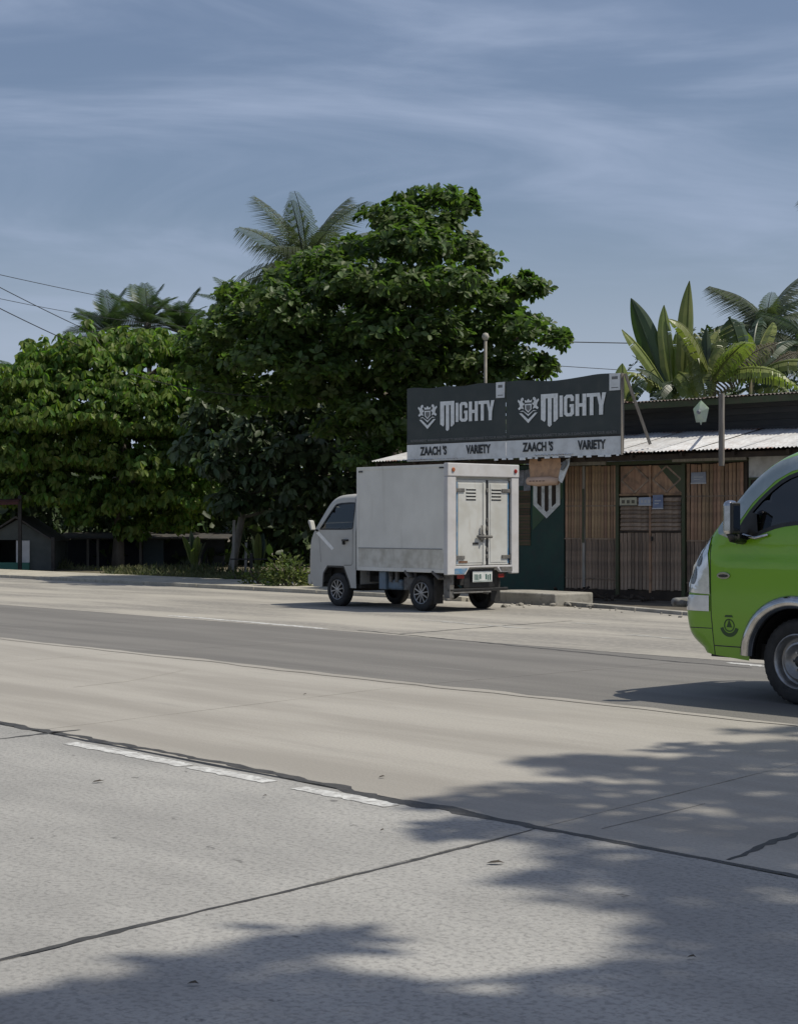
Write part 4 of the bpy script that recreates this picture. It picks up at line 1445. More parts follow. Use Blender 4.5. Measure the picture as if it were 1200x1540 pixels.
# white star lantern under the upper roof
lm = M('lantern_white', (.60, .63, .61), (.50, .53, .50), 10, .5, trans=.3)
lp = sw(2.29, .92, 3.29)
LN = empty('star_lantern', lp, FA)
tag(LN, 'white star lantern hanging from the upper roof edge beside the post', 'lantern')
sb = MB()
n = 5
ring = []
for i in range(2 * n):
    a = rad(90) + math.pi * i / n
    r = .215 if i % 2 == 0 else .175
    ring.append((r * .8 * math.cos(a), 0, r * math.sin(a)))
sb.add(ring + [(0, -.085, 0), (0, .085, 0)], [(i, (i + 1) % (2 * n), 2 * n) for i in range(2 * n)] + [((i + 1) % (2 * n), i, 2 * n + 1) for i in range(2 * n)])
sb.build('star', lm, LN)
MB().lathe([(.001, .04), (.03, .03), (.04, 0), (.03, -.03), (.001, -.04)], (0, -.07, 0), 10).build('star_centre', nmat, LN)
MB().tube([(0, 0, .20), (0, .05, .30)], .006, 5).build('cord', blackm, LN)
tl = MB()
tl.tube([(0, 0, -.13), (0, 0, -.225)], [.035, .006], 6)
tl.build('tassel', lm, LN)

# rubble, litter and small stones by the step and kerb
stone = M('rubble_stone', (.34, .32, .28), (.20, .185, .16), 6, .9, bump=.5, rand=.3)
sm = []
for i in range(4):
    bm = bmesh.new()
    bmesh.ops.create_icosphere(bm, subdivisions=1, radius=1)
    for v in bm.verts:
        v.co *= random.uniform(.7, 1.2)
        v.co.z *= .6
    me = bpy.data.meshes.new('stone')
    bm.to_mesh(me)
    bm.free()
    me.materials.append(stone)
    sm.append(me)
for i in range(34):
    k = i / 34
    if i < 18:
        px, py = random.uniform(752, 850), random.uniform(908, 914)
    else:
        px, py = random.uniform(850, 1030), None
        py = 911 + (px - 850) / 180 * 16 + random.uniform(-1, 3)
    g = ground_at(px, py)
    o = bpy.data.objects.new('stone', sm[i % 4])
    COL.objects.link(o)
    r = random.uniform(.010, .035) if i % 7 else .06
    o.scale = (r, r, r)
    o.location = (g.x, g.y, r * .35)
    o.rotation_euler = (0, 0, random.uniform(0, 6))
    tag(o, 'small pale rubble stone lying along the low kerb before the store', 'stone', 'rubble along the store kerb')
for (kx, yy, w_, h_) in ((.6, -.55, .5, .22), (1.1, -.7, .4, .16), (2.0, -.6, .7, .10)):
    mb = MB()
    for q in range(9):
        a = kx + random.uniform(-w_, w_)
        mb.bar((a, yy + random.uniform(-.2, .2), random.uniform(.01, h_ * .4)), (a + random.uniform(-.3, .3), yy + random.uniform(-.2, .2), random.uniform(.02, h_)), .05, .03)
    o = mb.build('scrap_wood', backm, None, loc=SA)
    o.rotation_euler = (0, 0, FA)
    o['kind'] = 'stuff'
# fallen leaves on the road
flm = M('dead_leaf', (.035, .028, .018), (.06, .045, .03), 30, .8)
for i, (px, py, r, lab) in enumerate([(575, 1171, .06, 'dead leaf on the pale lane above the wide tar seam'), (745, 1301, .10, 'curled dead leaf on the near lane below the crossing seams'),
                                      (148, 1178, .09, 'thin dead twig leaf on the near lane below the white dash'), (398, 1200, .035, 'small dark leaf speck under the gap in the white dash'),
                                      (459, 1046, .05, 'tiny dark leaf alone on the far pale lane'), (290, 1484, .05, 'dead leaf inside the tree shadow at the bottom'),
                                      (1040, 1444, .04, 'small leaf in the sunlit patch within the right tree shadow'), (575, 1252, .03, 'small dark leaf right above the long transverse seam')]):
    g = ground_at(px, py)
    mb = MB()
    r *= .36
    mb.add([(-r, 0, .006), (-r * .3, -r * .4, .010), (r * .5, -r * .3, .012), (r, r * .1, .008), (r * .3, r * .4, .016), (-r * .5, r * .3, .012)], [(0, 1, 5), (1, 2, 4, 5), (2, 3, 4)])
    o = mb.build('fallen_leaf', flm, None, loc=(g.x, g.y, 0))
    o.rotation_euler = (0, 0, random.uniform(-.4, .4))
    tag(o, lab, 'leaf')

# ------------------------------------------------------------------ vegetation
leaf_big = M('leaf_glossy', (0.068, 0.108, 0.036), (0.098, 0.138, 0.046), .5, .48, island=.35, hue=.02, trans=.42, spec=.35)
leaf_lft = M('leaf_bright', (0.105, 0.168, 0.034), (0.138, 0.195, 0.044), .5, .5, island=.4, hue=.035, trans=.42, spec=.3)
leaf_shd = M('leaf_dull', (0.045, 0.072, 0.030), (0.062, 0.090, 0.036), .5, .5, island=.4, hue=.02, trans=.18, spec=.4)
leaf_bush = M('leaf_bush', (0.075, 0.105, 0.030), (0.11, 0.125, 0.045), 1.5, .55, island=.35, hue=.03, trans=.25, spec=.35)
bark = M('bark', (0.085, 0.072, 0.058), (0.15, 0.13, 0.105), 6, .9, bump=.8, bscale=20, stretch=(1, 1, .3))
bark_pale = M('bark_pale', (0.23, 0.215, 0.185), (0.15, 0.135, 0.11), 6, .9, bump=.6, bscale=20, stretch=(1, 1, .4))
palm_l = M('palm_leaf', (0.045, 0.075, 0.038), (0.075, 0.105, 0.055), .6, .45, island=.3, hue=.02, trans=.2)
palm_pale = M('palm_leaf_pale', (0.085, 0.105, 0.070), (0.115, 0.135, 0.09), .6, .42, island=.3, hue=.02, trans=.2)
palm_dead = M('palm_leaf_dry', (0.13, 0.10, 0.05), (0.10, 0.085, 0.04), 3, .7, island=.3, trans=.2)
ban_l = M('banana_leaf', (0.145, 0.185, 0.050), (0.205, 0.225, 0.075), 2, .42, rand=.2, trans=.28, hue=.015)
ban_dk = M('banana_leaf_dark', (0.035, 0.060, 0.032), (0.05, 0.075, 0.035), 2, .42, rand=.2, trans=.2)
ban_dry = M('banana_leaf_dry', (0.12, 0.10, 0.07), (0.085, 0.075, 0.05), 4, .7, rand=.2, trans=.2)
grassm = M('grass_blade', (0.075, 0.095, 0.035), (0.13, 0.125, 0.055), 1.2, .7, island=.35, hue=.03, trans=.2)


def unit(a):
    return a / np.maximum(np.linalg.norm(a, axis=1, keepdims=True), 1e-9)


def leaf_geo(pos, d, nrm, ln, wd, fold=.18, droop=.15):
    d = unit(d)
    sd = unit(np.cross(d, nrm))
    up = np.cross(sd, d)
    ln, wd = ln[:, None], wd[:, None]
    base = pos
    mid = pos + d * ln * .55 - up * wd * fold
    l = pos + d * ln * .50 + sd * wd * .5
    r = pos + d * ln * .50 - sd * wd * .5
    l2 = pos + d * ln * .80 + sd * wd * .38 - up * ln * droop * .4
    r2 = pos + d * ln * .80 - sd * wd * .38 - up * ln * droop * .4
    tip = pos + d * ln - up * ln * droop
    V = np.stack([base, mid, l, r, l2, r2, tip], 1).reshape(-1, 3)
    n = len(pos)
    f = np.array([[0, 1, 2], [0, 3, 1], [2, 1, 4], [1, 3, 5], [1, 5, 6], [4, 1, 6]])
    Fc = (np.arange(n)[:, None, None] * 7 + f[None]).reshape(-1, 3)
    return V, Fc


def np_mesh(name, V, Fc):
    me = bpy.data.meshes.new(name)
    me.vertices.add(len(V))
    me.vertices.foreach_set('co', np.ascontiguousarray(V, dtype=np.float32).ravel())
    k = Fc.shape[1]
    me.loops.add(Fc.size)
    me.loops.foreach_set('vertex_index', np.ascontiguousarray(Fc, dtype=np.int32).ravel())
    me.polygons.add(len(Fc))
    me.polygons.foreach_set('loop_start', np.arange(0, Fc.size, k, dtype=np.int32))
    me.update()
    me.validate()
    return me


def crown_points(clumps, dens, up_bias=.35, fill=.25):
    """rosette positions on and in a set of leafy clumps (centre, radius, flattening)"""
    P, N = [], []
    for c, r, fl in clumps:
        n = max(9, int(dens * r * r))
        v = rng.normal(size=(n, 3))
        v = unit(v)
        v[:, 2] = v[:, 2] * (1 - up_bias) + up_bias * np.abs(v[:, 2])
        q = np.where(rng.random(n) < fill, rng.uniform(.3, .9, n), rng.uniform(.82, 1.12, n))
        p = v * q[:, None] * r
        p[:, 2] *= fl
        P.append(np.array(c) + p)
        N.append(v)
    return np.concatenate(P), np.concatenate(N)


def rosettes(P, N, per, length, width, tilt=(.2, 1.0), axis_up=.6, droop=.2, hang=0.0, var=.5):
    n = len(P)
    ax = unit(N * (1 - axis_up) + np.array([0, 0, axis_up]) + rng.normal(scale=.25, size=(n, 3)))
    a = np.repeat(ax, per, 0)
    p = np.repeat(P, per, 0)
    h = unit(np.cross(a, rng.normal(size=a.shape)))
    t = rng.uniform(tilt[0], tilt[1], len(a))[:, None]
    d = unit(h + a * t * .8 + np.array([0, 0, -hang]) * rng.uniform(.5, 1.2, len(a))[:, None])
    nr = unit(a + rng.normal(scale=.25, size=a.shape)) if not hang else unit(np.cross(d, np.cross(a, d) + rng.normal(scale=.35, size=a.shape)))
    k_ = rng.uniform(var, 1.25, len(a))
    L_ = length * k_
    W_ = width * k_ * rng.uniform(.8, 1.15, len(a))
    return leaf_geo(p + d * length * .1, d, nr, L_, W_, droop=droop)


def clumps_from(px_list, Y, half, cx, cy, hx, hy, both=True, flat=.75, jit=5, sprig=.7):
    """clump centres for a crown centred at depth Y: photo column/row give its width and height, its depth is rounded like its width"""
    out_ = []
    for px, py, r in px_list:
        q = min(1, math.hypot((px - cx) / hx, (py - cy) / hy))
        dep = half * math.sqrt(max(.04, 1 - q * q))
        offs = [-dep * random.uniform(.45, 1.0)]
        if both:
            offs.append(dep * random.uniform(.1, .9))
        if random.random() < sprig:
            a = random.uniform(-.6, 3.7)
            q2 = random.uniform(.95, 1.25)
            p = at(px + math.cos(a) * r * q2, py - math.sin(a) * r * q2 * .8, Y)
            o = -dep * random.uniform(-.4, .9)
            out_.append(((p.x * (Y + o) / Y, Y + o, H + (p.z - H) * (Y + o) / Y), r * random.uniform(.25, .45) * Y / F, flat))
        for o in offs:
            p = at(px + random.uniform(-jit, jit), py + random.uniform(-jit, jit), Y)
            out_.append(((p.x * (Y + o) / Y, Y + o, H + (p.z - H) * (Y + o) / Y), r * Y / F, flat))
    return out_


def add_tree(name, label, base, clumps, mat, dens, per, length, width, trunk_r, trunk_top, bark_m, tilt=(.2, 1.0), axis_up=.6, droop=.2, hang=0.0, limbs=9, group=None, up_bias=.35, fill=.25,
             lean=(0, 0), var=.5):
    root = empty(name, base)
    tag(root, label, 'tree', group)
    b = Vector(base)
    top = Vector(trunk_top)
    mid = b.lerp(top, .5) + Vector((lean[0], lean[1], 0))
    MB().tube([Vector((0, 0, -.1)), (b.lerp(mid, .3) - b), mid - b, mid.lerp(top, .5) - b, top - b], [trunk_r * 1.35, trunk_r, trunk_r * .85, trunk_r * .7, trunk_r * .45], 10).build('trunk', bark_m, root, smooth=True)
    idx = sorted(range(len(clumps)), key=lambda i: -clumps[i][1])[:]
    random.shuffle(idx)
    for i in idx[:limbs]:
        c = Vector(clumps[i][0])
        f = min(.95, max(.35, (c.z - b.z) / max(.1, top.z - b.z) * .75))
        s = (b.lerp(mid, f * 2) if f < .5 else mid.lerp(top, f * 2 - 1)) - b
        e = c - b
        m1 = s.lerp(e, .5) + Vector((random.uniform(-.2, .2), random.uniform(-.2, .2), random.uniform(-.15, .25)))
        MB().tube([s, s.lerp(m1, .5) + Vector((0, 0, .05)), m1, m1.lerp(e, .6), e], [trunk_r * .45, trunk_r * .36, trunk_r * .26, trunk_r * .16, .012], 7).build('limb', bark_m, root, smooth=True)
    P, N = crown_points(clumps, dens, up_bias, fill)
    V, Fc = rosettes(P, N, per, length, width, tilt, axis_up, droop, hang, var)
    o = bpy.data.objects.new('crown', np_mesh('crown', V - np.array(base), Fc))
    o.data.materials.append(mat)
    COL.objects.link(o)
    o.parent = root
    return root


big = [(640, 300, 30), (668, 296, 22), (692, 318, 20), (706, 304, 11), (600, 332, 36), (650, 340, 42), (562, 326, 22), (625, 375, 52), (690, 378, 36), (735, 385, 16), (712, 408, 22), (540, 380, 36),
       (580, 360, 30), (486, 402, 42), (437, 420, 34), (525, 430, 52), (600, 440, 58), (672, 436, 52), (724, 448, 36), (772, 432, 20), (795, 438, 24), (812, 436, 15), (756, 462, 32), (404, 448, 38), (352, 440, 22),
       (362, 470, 38), (450, 480, 52), (560, 500, 56), (640, 500, 58), (720, 500, 46), (780, 500, 34), (808, 495, 24), (832, 506, 15), (838, 516, 10), (760, 545, 40), (808, 556, 22), (824, 546, 10), (330, 505, 38), (400, 540, 52),
       (480, 556, 58), (580, 566, 56), (660, 560, 52), (735, 578, 42), (790, 590, 30), (560, 620, 40), (630, 600, 36)]
tb = at(585, 858, 38.0)
add_tree('broadleaf_tree', 'tallest dark green broadleaf tree standing behind the box truck and billboard', (tb.x, 38.0, 0),
         clumps_from(big, 38.0, 3.4, 590, 470, 290, 210, flat=.58) +
         clumps_from([(550, 620, 38), (600, 640, 38), (575, 670, 36), (620, 600, 34), (545, 690, 34), (600, 700, 30), (510, 640, 36)], 37.2, 1.2, 580, 650, 90, 90, both=False, flat=.8) +
         clumps_from([(300, 520, 34), (360, 530, 44), (310, 560, 40), (380, 500, 40), (430, 510, 48), (500, 520, 52), (560, 440, 46), (610, 540, 50), (690, 540, 48), (520, 590, 44), (450, 590, 44), (640, 440, 40),
                      (560, 480, 44), (700, 480, 40), (480, 450, 36), (340, 590, 40), (390, 600, 40)], 38.3, 3.0, 590, 470, 290, 210, flat=.85), leaf_big, 165, 9, .185, .105, .20, (tb.x + .3, 38.0, 7.2), bark, tilt=(.1, .9), axis_up=.45, limbs=14, up_bias=.3, fill=.30, var=.45)
left = [(70, 535, 34), (110, 522, 40), (150, 518, 36), (190, 522, 38), (235, 530, 40), (280, 525, 40), (320, 520, 36), (25, 575, 40), (80, 575, 48), (150, 570, 50), (220, 580, 50), (285, 580, 46), (335, 570, 40),
        (-30, 590, 48), (5, 620, 46), (60, 630, 50), (130, 630, 52), (205, 640, 52), (280, 640, 50), (-50, 660, 56), (15, 680, 50), (80, 690, 50), (160, 690, 52), (240, 700, 52), (310, 690, 46), (20, 730, 42),
        (90, 735, 42), (160, 745, 42), (235, 750, 42), (300, 745, 40), (120, 775, 26), (200, 785, 26), (270, 785, 26), (-70, 730, 50), (-110, 650, 60)]
tl_ = at(177, 850, 45.5)
add_tree('broadleaf_tree', 'sunlit green tree with drooping leaves at the left edge, over the low huts', (tl_.x * 49.5 / 45.5, 49.5, 0),
         clumps_from(left, 49.3, 2.3, 150, 640, 260, 150, flat=.8, jit=13), leaf_lft, 165, 8, .225, .11, .16, (tl_.x * 49.5 / 45.5 + .2, 49.5, 5.2), bark, tilt=(.0, .4), axis_up=.5, droop=.25, hang=1.3, limbs=12, var=.6)
mid = [(350, 600, 46), (420, 600, 52), (490, 620, 54), (560, 640, 52), (610, 660, 44), (370, 655, 48), (440, 670, 54), (520, 690, 54), (590, 700, 42), (340, 700, 42), (400, 720, 46), (470, 735, 48), (540, 745, 46), (350, 750, 36),
       (430, 770, 36), (500, 785, 36), (560, 790, 34), (300, 680, 40), (320, 620, 40), (610, 610, 30), (640, 640, 30)]
tm = at(347, 850, 43.0)
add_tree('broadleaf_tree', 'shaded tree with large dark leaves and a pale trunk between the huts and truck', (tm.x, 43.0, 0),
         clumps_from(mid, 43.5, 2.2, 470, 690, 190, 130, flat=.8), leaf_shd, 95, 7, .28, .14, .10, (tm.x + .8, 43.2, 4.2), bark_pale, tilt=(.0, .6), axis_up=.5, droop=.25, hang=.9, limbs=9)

# trees on the camera's side of the road, out of the picture to the right: they throw the foreground shade
shade_spots = [(1200, 1105, .30), (1120, 1135, .40), (1190, 1150, .5), (1040, 1160, .42), (930, 1150, .36), (870, 1152, .26), (1130, 1180, .28), (1180, 1215, .5), (960, 1190, .34), (830, 1195, .34), (750, 1205, .30), (900, 1225, .34),
               (1010, 1250, .26), (700, 1248, .16), (800, 1235, .30), (1115, 1262, .32), (1190, 1280, .45), (900, 1275, .30), (970, 1302, .26), (1085, 1315, .28), (920, 1330, .28), (1180, 1350, .40), (1130, 1395, .2),
               (1180, 1410, .32), (1170, 1470, .36), (1080, 1497, .26), (980, 1500, .26), (880, 1512, .24), (1190, 1530, .36), (1000, 1540, .3), (760, 1545, .24), (470, 1416, .14),
               (410, 1440, .17), (335, 1455, .19), (620, 1535, .24), (500, 1500, .17), (380, 1520, .17), (270, 1478, .18), (195, 1508, .20), (110, 1525, .2), (30, 1535, .2), (-60, 1550, .3), (150, 1550, .2), (300, 1560, .2),
               (700, 1570, .3), (900, 1590, .3), (1150, 1590, .4), (1260, 1300, .6), (1280, 1200, .6), (1270, 1420, .5), (1290, 1130, .5)]
sc = []
for px, py, r in shade_spots:
    g = ground_at(px, py)
    h = 9.0 + 5.0 * random.random()
    sc.append(((g.x + SUNH[0] * h, g.y + SUNH[1] * h, h), r, .8))
add_tree('roadside_tree', 'broad tree beside the camera whose shade falls on the near lanes', (9.2, 4.8, 0), sc, leaf_big, 185, 8, .18, .10, .24, (8.6, 5.2, 10.5), bark, limbs=8)


# palms
def frond_mesh(name, n, L_, leafl, droop, seed, vee=.5, width=.035, ragged=.15, hang=1.0):
    r_ = np.random.default_rng(seed)
    t = np.linspace(0, 1, 14)
    xs = L_ * (t - .10 * droop * t ** 2)
    zs = L_ * (.10 * t - .55 * droop * t ** 2.2)
    mb = MB()
    mb.tube([(xs[i], 0, zs[i]) for i in range(14)], [.030 * L_ / 3 * (1 - .85 * t[i]) + .004 for i in range(14)], 5)
    for k in range(n):
        u = .10 + .90 * (k + .5) / n
        x, z = np.interp(u, t, xs), np.interp(u, t, zs)
        x2, z2 = np.interp(min(1, u + .03), t, xs), np.interp(min(1, u + .03), t, zs)
        tx, tz = x2 - x, z2 - z
        l = math.hypot(tx, tz) or 1
        tx, tz = (tx / l, tz / l) if u < .97 else (math.cos(.9 * droop), -math.sin(.9 * droop))
        ll = leafl * (math.sin(math.pi * (u * .80 + .16)) ** .7) * r_.uniform(1 - ragged, 1.05)
        for sg in (-1, 1):
            fx = .45 + .4 * u
            d = Vector((tx * fx, sg * 1.0, tz * fx + vee * .55 * (1 - u))).normalized()
            p0 = Vector((x, 0, z))
            p1 = p0 + d * ll * .45 + Vector((0, 0, -ll * .08 * hang))
            p2 = p0 + d * ll * (.9 - .25 * hang) + Vector((0, 0, -ll * hang * (.45 + .3 * r_.random())))
            a = Vector((tx, 0, tz)) * width
            mb.add([p0 - a * .4, p0 + a * .6, p1 + a * .7, p1 - a * .5, p2], [(0, 1, 2, 3), (3, 2, 4)])
    me = mb.mesh(name)
    return me


FR = {}


def palm(label, base, top, trunk_r, fronds, L_, leafl, mat, kind='coco', group=None, n=30, dead=0, spread=(75, -25), name='palm_tree', seed=1, az0=0.0):
    rr = random.Random(seed)
    root = empty(name, base)
    tag(root, label, 'palm tree', group)
    b, tp = Vector(base), Vector(top) - Vector(base)
    MB().tube([(0, 0, -.1), tp * .33 + Vector((.15, 0, 0)), tp * .7 + Vector((.1, 0, 0)), tp], [trunk_r * 1.4, trunk_r, trunk_r * .85, trunk_r * .8], 10).build('trunk', bark, root, smooth=True)
    MB().lathe([(.001, -.5 * trunk_r * 3), (trunk_r * 1.2, -trunk_r), (trunk_r * 1.3, trunk_r), (.001, trunk_r * 3)], tp, 10, 'z').build('crown_shaft', bark, root, smooth=True)
    for i in range(fronds):
        key = (kind, i % 4, round(L_, 2))
        if key not in FR:
            FR[key] = frond_mesh('frond', n, L_, leafl, (.75, 1.15, 1.5, .95)[i % 4] * (1 if kind == 'coco' else .55), 10 + i, width=(.034 if kind == 'coco' else .045), hang=(1.35 if kind == 'coco' else .3), vee=(.5 if kind == 'coco' else .9))
        f = (i + .5) / fronds
        el = spread[0] + (spread[1] - spread[0]) * f + rr.uniform(-8, 8)
        az = az0 + i * 2.399 + rr.uniform(-.25, .25)
        me = FR[key]
        if i >= fronds - dead:
            me = me.copy()
            me.materials.clear()
            me.materials.append(palm_dead)
        else:
            if not me.materials:
                me.materials.append(mat)
            elif me.materials[0] != mat:
                me = me.copy()
                me.materials.clear()
                me.materials.append(mat)
                FR[key] = me
        s = rr.uniform(.85, 1.1)
        o = share('frond', me, root, tuple(tp), (rr.uniform(-.35, .35), -rad(el), az), (s, s, s))
    return root


def palm_at(px, py, Y, **k):
    p = at(px, py, Y)
    return dict(base=(p.x + k.pop('lean', 0), Y, 0), top=(p.x, Y, p.z), **k)


palm('pale feathery coconut palm rising behind the tallest tree', fronds=27, L_=3.7, leafl=1.2, mat=palm_pale, trunk_r=.16, n=52, seed=3, spread=(88, -14), **palm_at(462, 420, 62))
palm('dark bushy palm behind the left tree, leftmost of its pair', fronds=19, L_=1.75, leafl=.78, mat=palm_l, trunk_r=.10, n=26, seed=5, kind='areca', spread=(82, -35), **palm_at(166, 505, 60))
palm('dark bushy palm behind the left tree, with dry brown fronds in its middle', fronds=19, L_=1.85, leafl=.78, mat=palm_l, trunk_r=.10, n=26, seed=8, kind='areca', dead=2, spread=(86, -35), **palm_at(222, 492, 58))
palm('dark palm behind the left tree, rightmost of those there', fronds=19, L_=1.65, leafl=.78, mat=palm_l, trunk_r=.10, n=26, seed=11, kind='areca', spread=(80, -35), **palm_at(272, 502, 59))
palm('small palm showing its frond tips at the far left edge', fronds=10, L_=1.7, leafl=.5, mat=palm_l, trunk_r=.09, n=24, seed=14, kind='areca', spread=(60, -40), **palm_at(22, 568, 58))
palm('small palm whose frond tip shows between the left trees', fronds=10, L_=2.0, leafl=.5, mat=palm_l, trunk_r=.09, n=24, seed=17, kind='areca', spread=(70, -20), **palm_at(360, 470, 60))
palm('coconut palm behind the banana plants at the right edge', fronds=20, L_=2.4, leafl=1.0, mat=palm_pale, trunk_r=.15, n=48, seed=21, spread=(85, -15), **palm_at(1152, 500, 60))
palm('tall coconut palm mostly cut off by the right edge', fronds=18, L_=3.0, leafl=1.15, mat=palm_pale, trunk_r=.16, n=50, seed=25, spread=(70, -45), **palm_at(1306, 356, 66))
palm('second coconut palm low at the right edge, behind banana leaves', fronds=16, L_=2.2, leafl=.85, mat=palm_l, trunk_r=.14, n=40, seed=29, spread=(75, -25), **palm_at(1215, 520, 56))


# banana plants
def banana_leaf(root, base, tip, width, mat, bend=.15, face=(0, -1, .3), fold=.25, tatter=0.0, n=16, name='leaf', seed=0):
    r_ = random.Random(seed)
    b, t = Vector(base), Vector(tip)
    ax = t - b
    ln = ax.length
    d = ax.normalized()
    fc = Vector(face).normalized()
    sd = d.cross(fc).normalized()
    nr = sd.cross(d).normalized()
    pts = []
    for i in range(n + 1):
        u = i / n
        pts.append(b + ax * u + Vector((0, 0, 1)) * (bend * ln * 4 * u * (1 - u) * .5) - nr * bend * ln * .5 * (u * u))
    wf = lambda u: width * .5 * (max(0, min(1, (u - .06) / .22)) ** .7) * (1 - max(0, (u - .55) / .46) ** 2.2)
    mb = MB()
    mb.tube(pts, [.030 * (1 - .8 * i / n) + .004 for i in range(n + 1)], 5)
    for sg in (-1, 1):
        segs = n * 2
        cut = 1.0
        for i in range(segs):
            u0, u1 = i / segs, (i + 1) / segs
            p0 = pts[0].lerp(pts[0], 0)

            def P(u):
                x = u * n
                k = min(n - 1, int(x))
                return pts[k].lerp(pts[k + 1], x - k)
            gap = 0
            if tatter and r_.random() < tatter:
                gap = .35 / segs
            dz = r_.uniform(-.5, .5) * tatter
            a0, a1 = P(u0 + gap * .2), P(u1 - gap)
            e0, e1 = wf(u0), wf(u1)
            if e0 + e1 < .004:
                continue
            dn = (fold + dz * .5)
            dirv = (sd * sg * math.cos(dn) - nr * math.sin(dn) * .9 + d * (.12 if tatter else .05)).normalized()
            dirw = (sd * sg * math.cos(dn + .35 + tatter * .5) - nr * math.sin(dn + .35 + tatter * .6) + Vector((0, 0, -tatter * .7))).normalized()
            m0, m1 = a0 + dirv * e0 * .55, a1 + dirv * e1 * .55
            k0 = m0 + dirw * e0 * .45
            k1 = m1 + dirw * e1 * .45 * (1 - tatter * r_.random() * .5)
            mb.add([a0, a1, m1, m0, k1, k0], [(0, 1, 2, 3), (3, 2, 4, 5)])
    o = mb.build(name, mat, root, smooth=False)
    return o


def banana(label, px, py, Y, leaves, extra=0, seed=0, stem_r=.12):
    rr = random.Random(seed)
    p = at(px, py, Y)
    root = empty('banana_plant', (p.x, Y, 0))
    tag(root, label, 'banana plant', 'banana plants behind the store')
    O = Vector((p.x, Y, 0))
    MB().tube([(0, 0, -.05), (.03, 0, p.z * .5), (0, 0, p.z)], [stem_r * 1.2, stem_r, stem_r * .55], 10).build('stem', M('banana_stem', (.11, .12, .06), (.16, .13, .08), 4, .7), root, smooth=True)
    k = 0
    for (bx, by, tx, ty, wpx, mat, bend, tat, dy, face) in leaves:
        b = Vector((0, 0, p.z - .15)) if bx is None else at(bx, by, Y) - O
        t = at(tx, ty, Y + dy) - O
        banana_leaf(root, b, t, 1.5 * wpx * Y / F, mat, bend, face, .25, tat, seed=seed * 31 + k)
        k += 1
    for i in range(extra):
        a = rr.uniform(0, 6.28)
        el = rad(rr.uniform(5, 70))
        l = rr.uniform(1.3, 2.1)
        t = Vector((math.cos(a) * math.cos(el) * l, math.sin(a) * math.cos(el) * l, p.z + math.sin(el) * l - .3))
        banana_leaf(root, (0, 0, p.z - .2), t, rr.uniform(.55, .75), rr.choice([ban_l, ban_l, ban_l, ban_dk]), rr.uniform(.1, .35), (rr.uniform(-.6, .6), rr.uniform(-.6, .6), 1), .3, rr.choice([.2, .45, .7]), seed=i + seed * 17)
    return root


FRT = (.1, -1, .1)
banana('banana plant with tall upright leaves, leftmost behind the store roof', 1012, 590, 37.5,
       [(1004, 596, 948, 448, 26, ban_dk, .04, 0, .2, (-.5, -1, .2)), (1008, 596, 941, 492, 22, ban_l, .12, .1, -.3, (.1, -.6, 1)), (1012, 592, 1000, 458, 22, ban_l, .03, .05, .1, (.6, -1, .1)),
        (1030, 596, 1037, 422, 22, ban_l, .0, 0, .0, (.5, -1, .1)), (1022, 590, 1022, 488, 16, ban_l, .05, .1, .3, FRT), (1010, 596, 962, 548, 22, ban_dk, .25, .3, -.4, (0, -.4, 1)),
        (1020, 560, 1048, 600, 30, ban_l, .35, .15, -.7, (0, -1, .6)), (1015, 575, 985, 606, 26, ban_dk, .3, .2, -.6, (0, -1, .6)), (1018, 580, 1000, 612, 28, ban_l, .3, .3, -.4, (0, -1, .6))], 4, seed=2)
banana('banana plant with one long tattered leaf drooping over the roof edge', 1070, 562, 36.5,
       [(1052, 606, 1166, 508, 40, ban_dry, .18, .9, -.2, (-.3, -.8, .6)), (1066, 590, 1062, 492, 14, ban_dk, .0, 0, .1, FRT), (1050, 590, 1096, 478, 22, ban_l, .22, .3, .2, (-.4, -.6, 1)),
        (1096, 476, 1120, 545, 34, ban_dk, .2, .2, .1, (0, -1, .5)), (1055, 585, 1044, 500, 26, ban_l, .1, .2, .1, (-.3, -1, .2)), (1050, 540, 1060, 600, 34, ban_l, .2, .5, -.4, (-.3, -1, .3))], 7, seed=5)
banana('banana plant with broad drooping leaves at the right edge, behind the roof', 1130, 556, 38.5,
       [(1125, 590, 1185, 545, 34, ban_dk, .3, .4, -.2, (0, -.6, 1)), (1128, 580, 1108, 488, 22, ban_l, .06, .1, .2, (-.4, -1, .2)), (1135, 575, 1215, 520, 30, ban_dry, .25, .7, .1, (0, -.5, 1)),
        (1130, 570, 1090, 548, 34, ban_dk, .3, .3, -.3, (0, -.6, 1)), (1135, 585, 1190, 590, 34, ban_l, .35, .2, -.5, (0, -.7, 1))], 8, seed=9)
banana('young banana plant with a folded leaf just right of the billboard corner', 938, 600, 35.5,
       [(940, 612, 937, 546, 20, ban_l, .05, 0, .0, (.5, -1, 0)), (940, 610, 966, 570, 22, ban_dk, .3, .2, -.2, (0, -.7, 1)), (940, 612, 954, 590, 22, ban_l, .3, .2, -.3, (0, -.7, 1)), (940, 612, 918, 580, 20, ban_dk, .2, .1, .2, FRT)], 0, seed=12, stem_r=.08)
# bushy tree behind the banana plants
bb = [(968, 556, 22), (990, 545, 22), (1010, 560, 30), (975, 580, 26), (1040, 560, 34), (1075, 550, 34), (1100, 560, 36), (1140, 560, 36), (1170, 570, 36), (1200, 560, 36), (1060, 510, 20), (1110, 585, 36), (1060, 585, 36),
      (1000, 590, 30), (1160, 590, 36), (1210, 590, 36), (1230, 545, 40)]
bt = at(1060, 850, 48)
add_tree('broadleaf_tree', 'low grey green bushy tree behind the banana plants and store', (bt.x, 48, 0), clumps_from(bb, 48, 2.0, 1100, 580, 150, 70, both=False), leaf_shd, 40, 8, .20, .08, .12, (bt.x, 48, 5.2), bark, limbs=6)

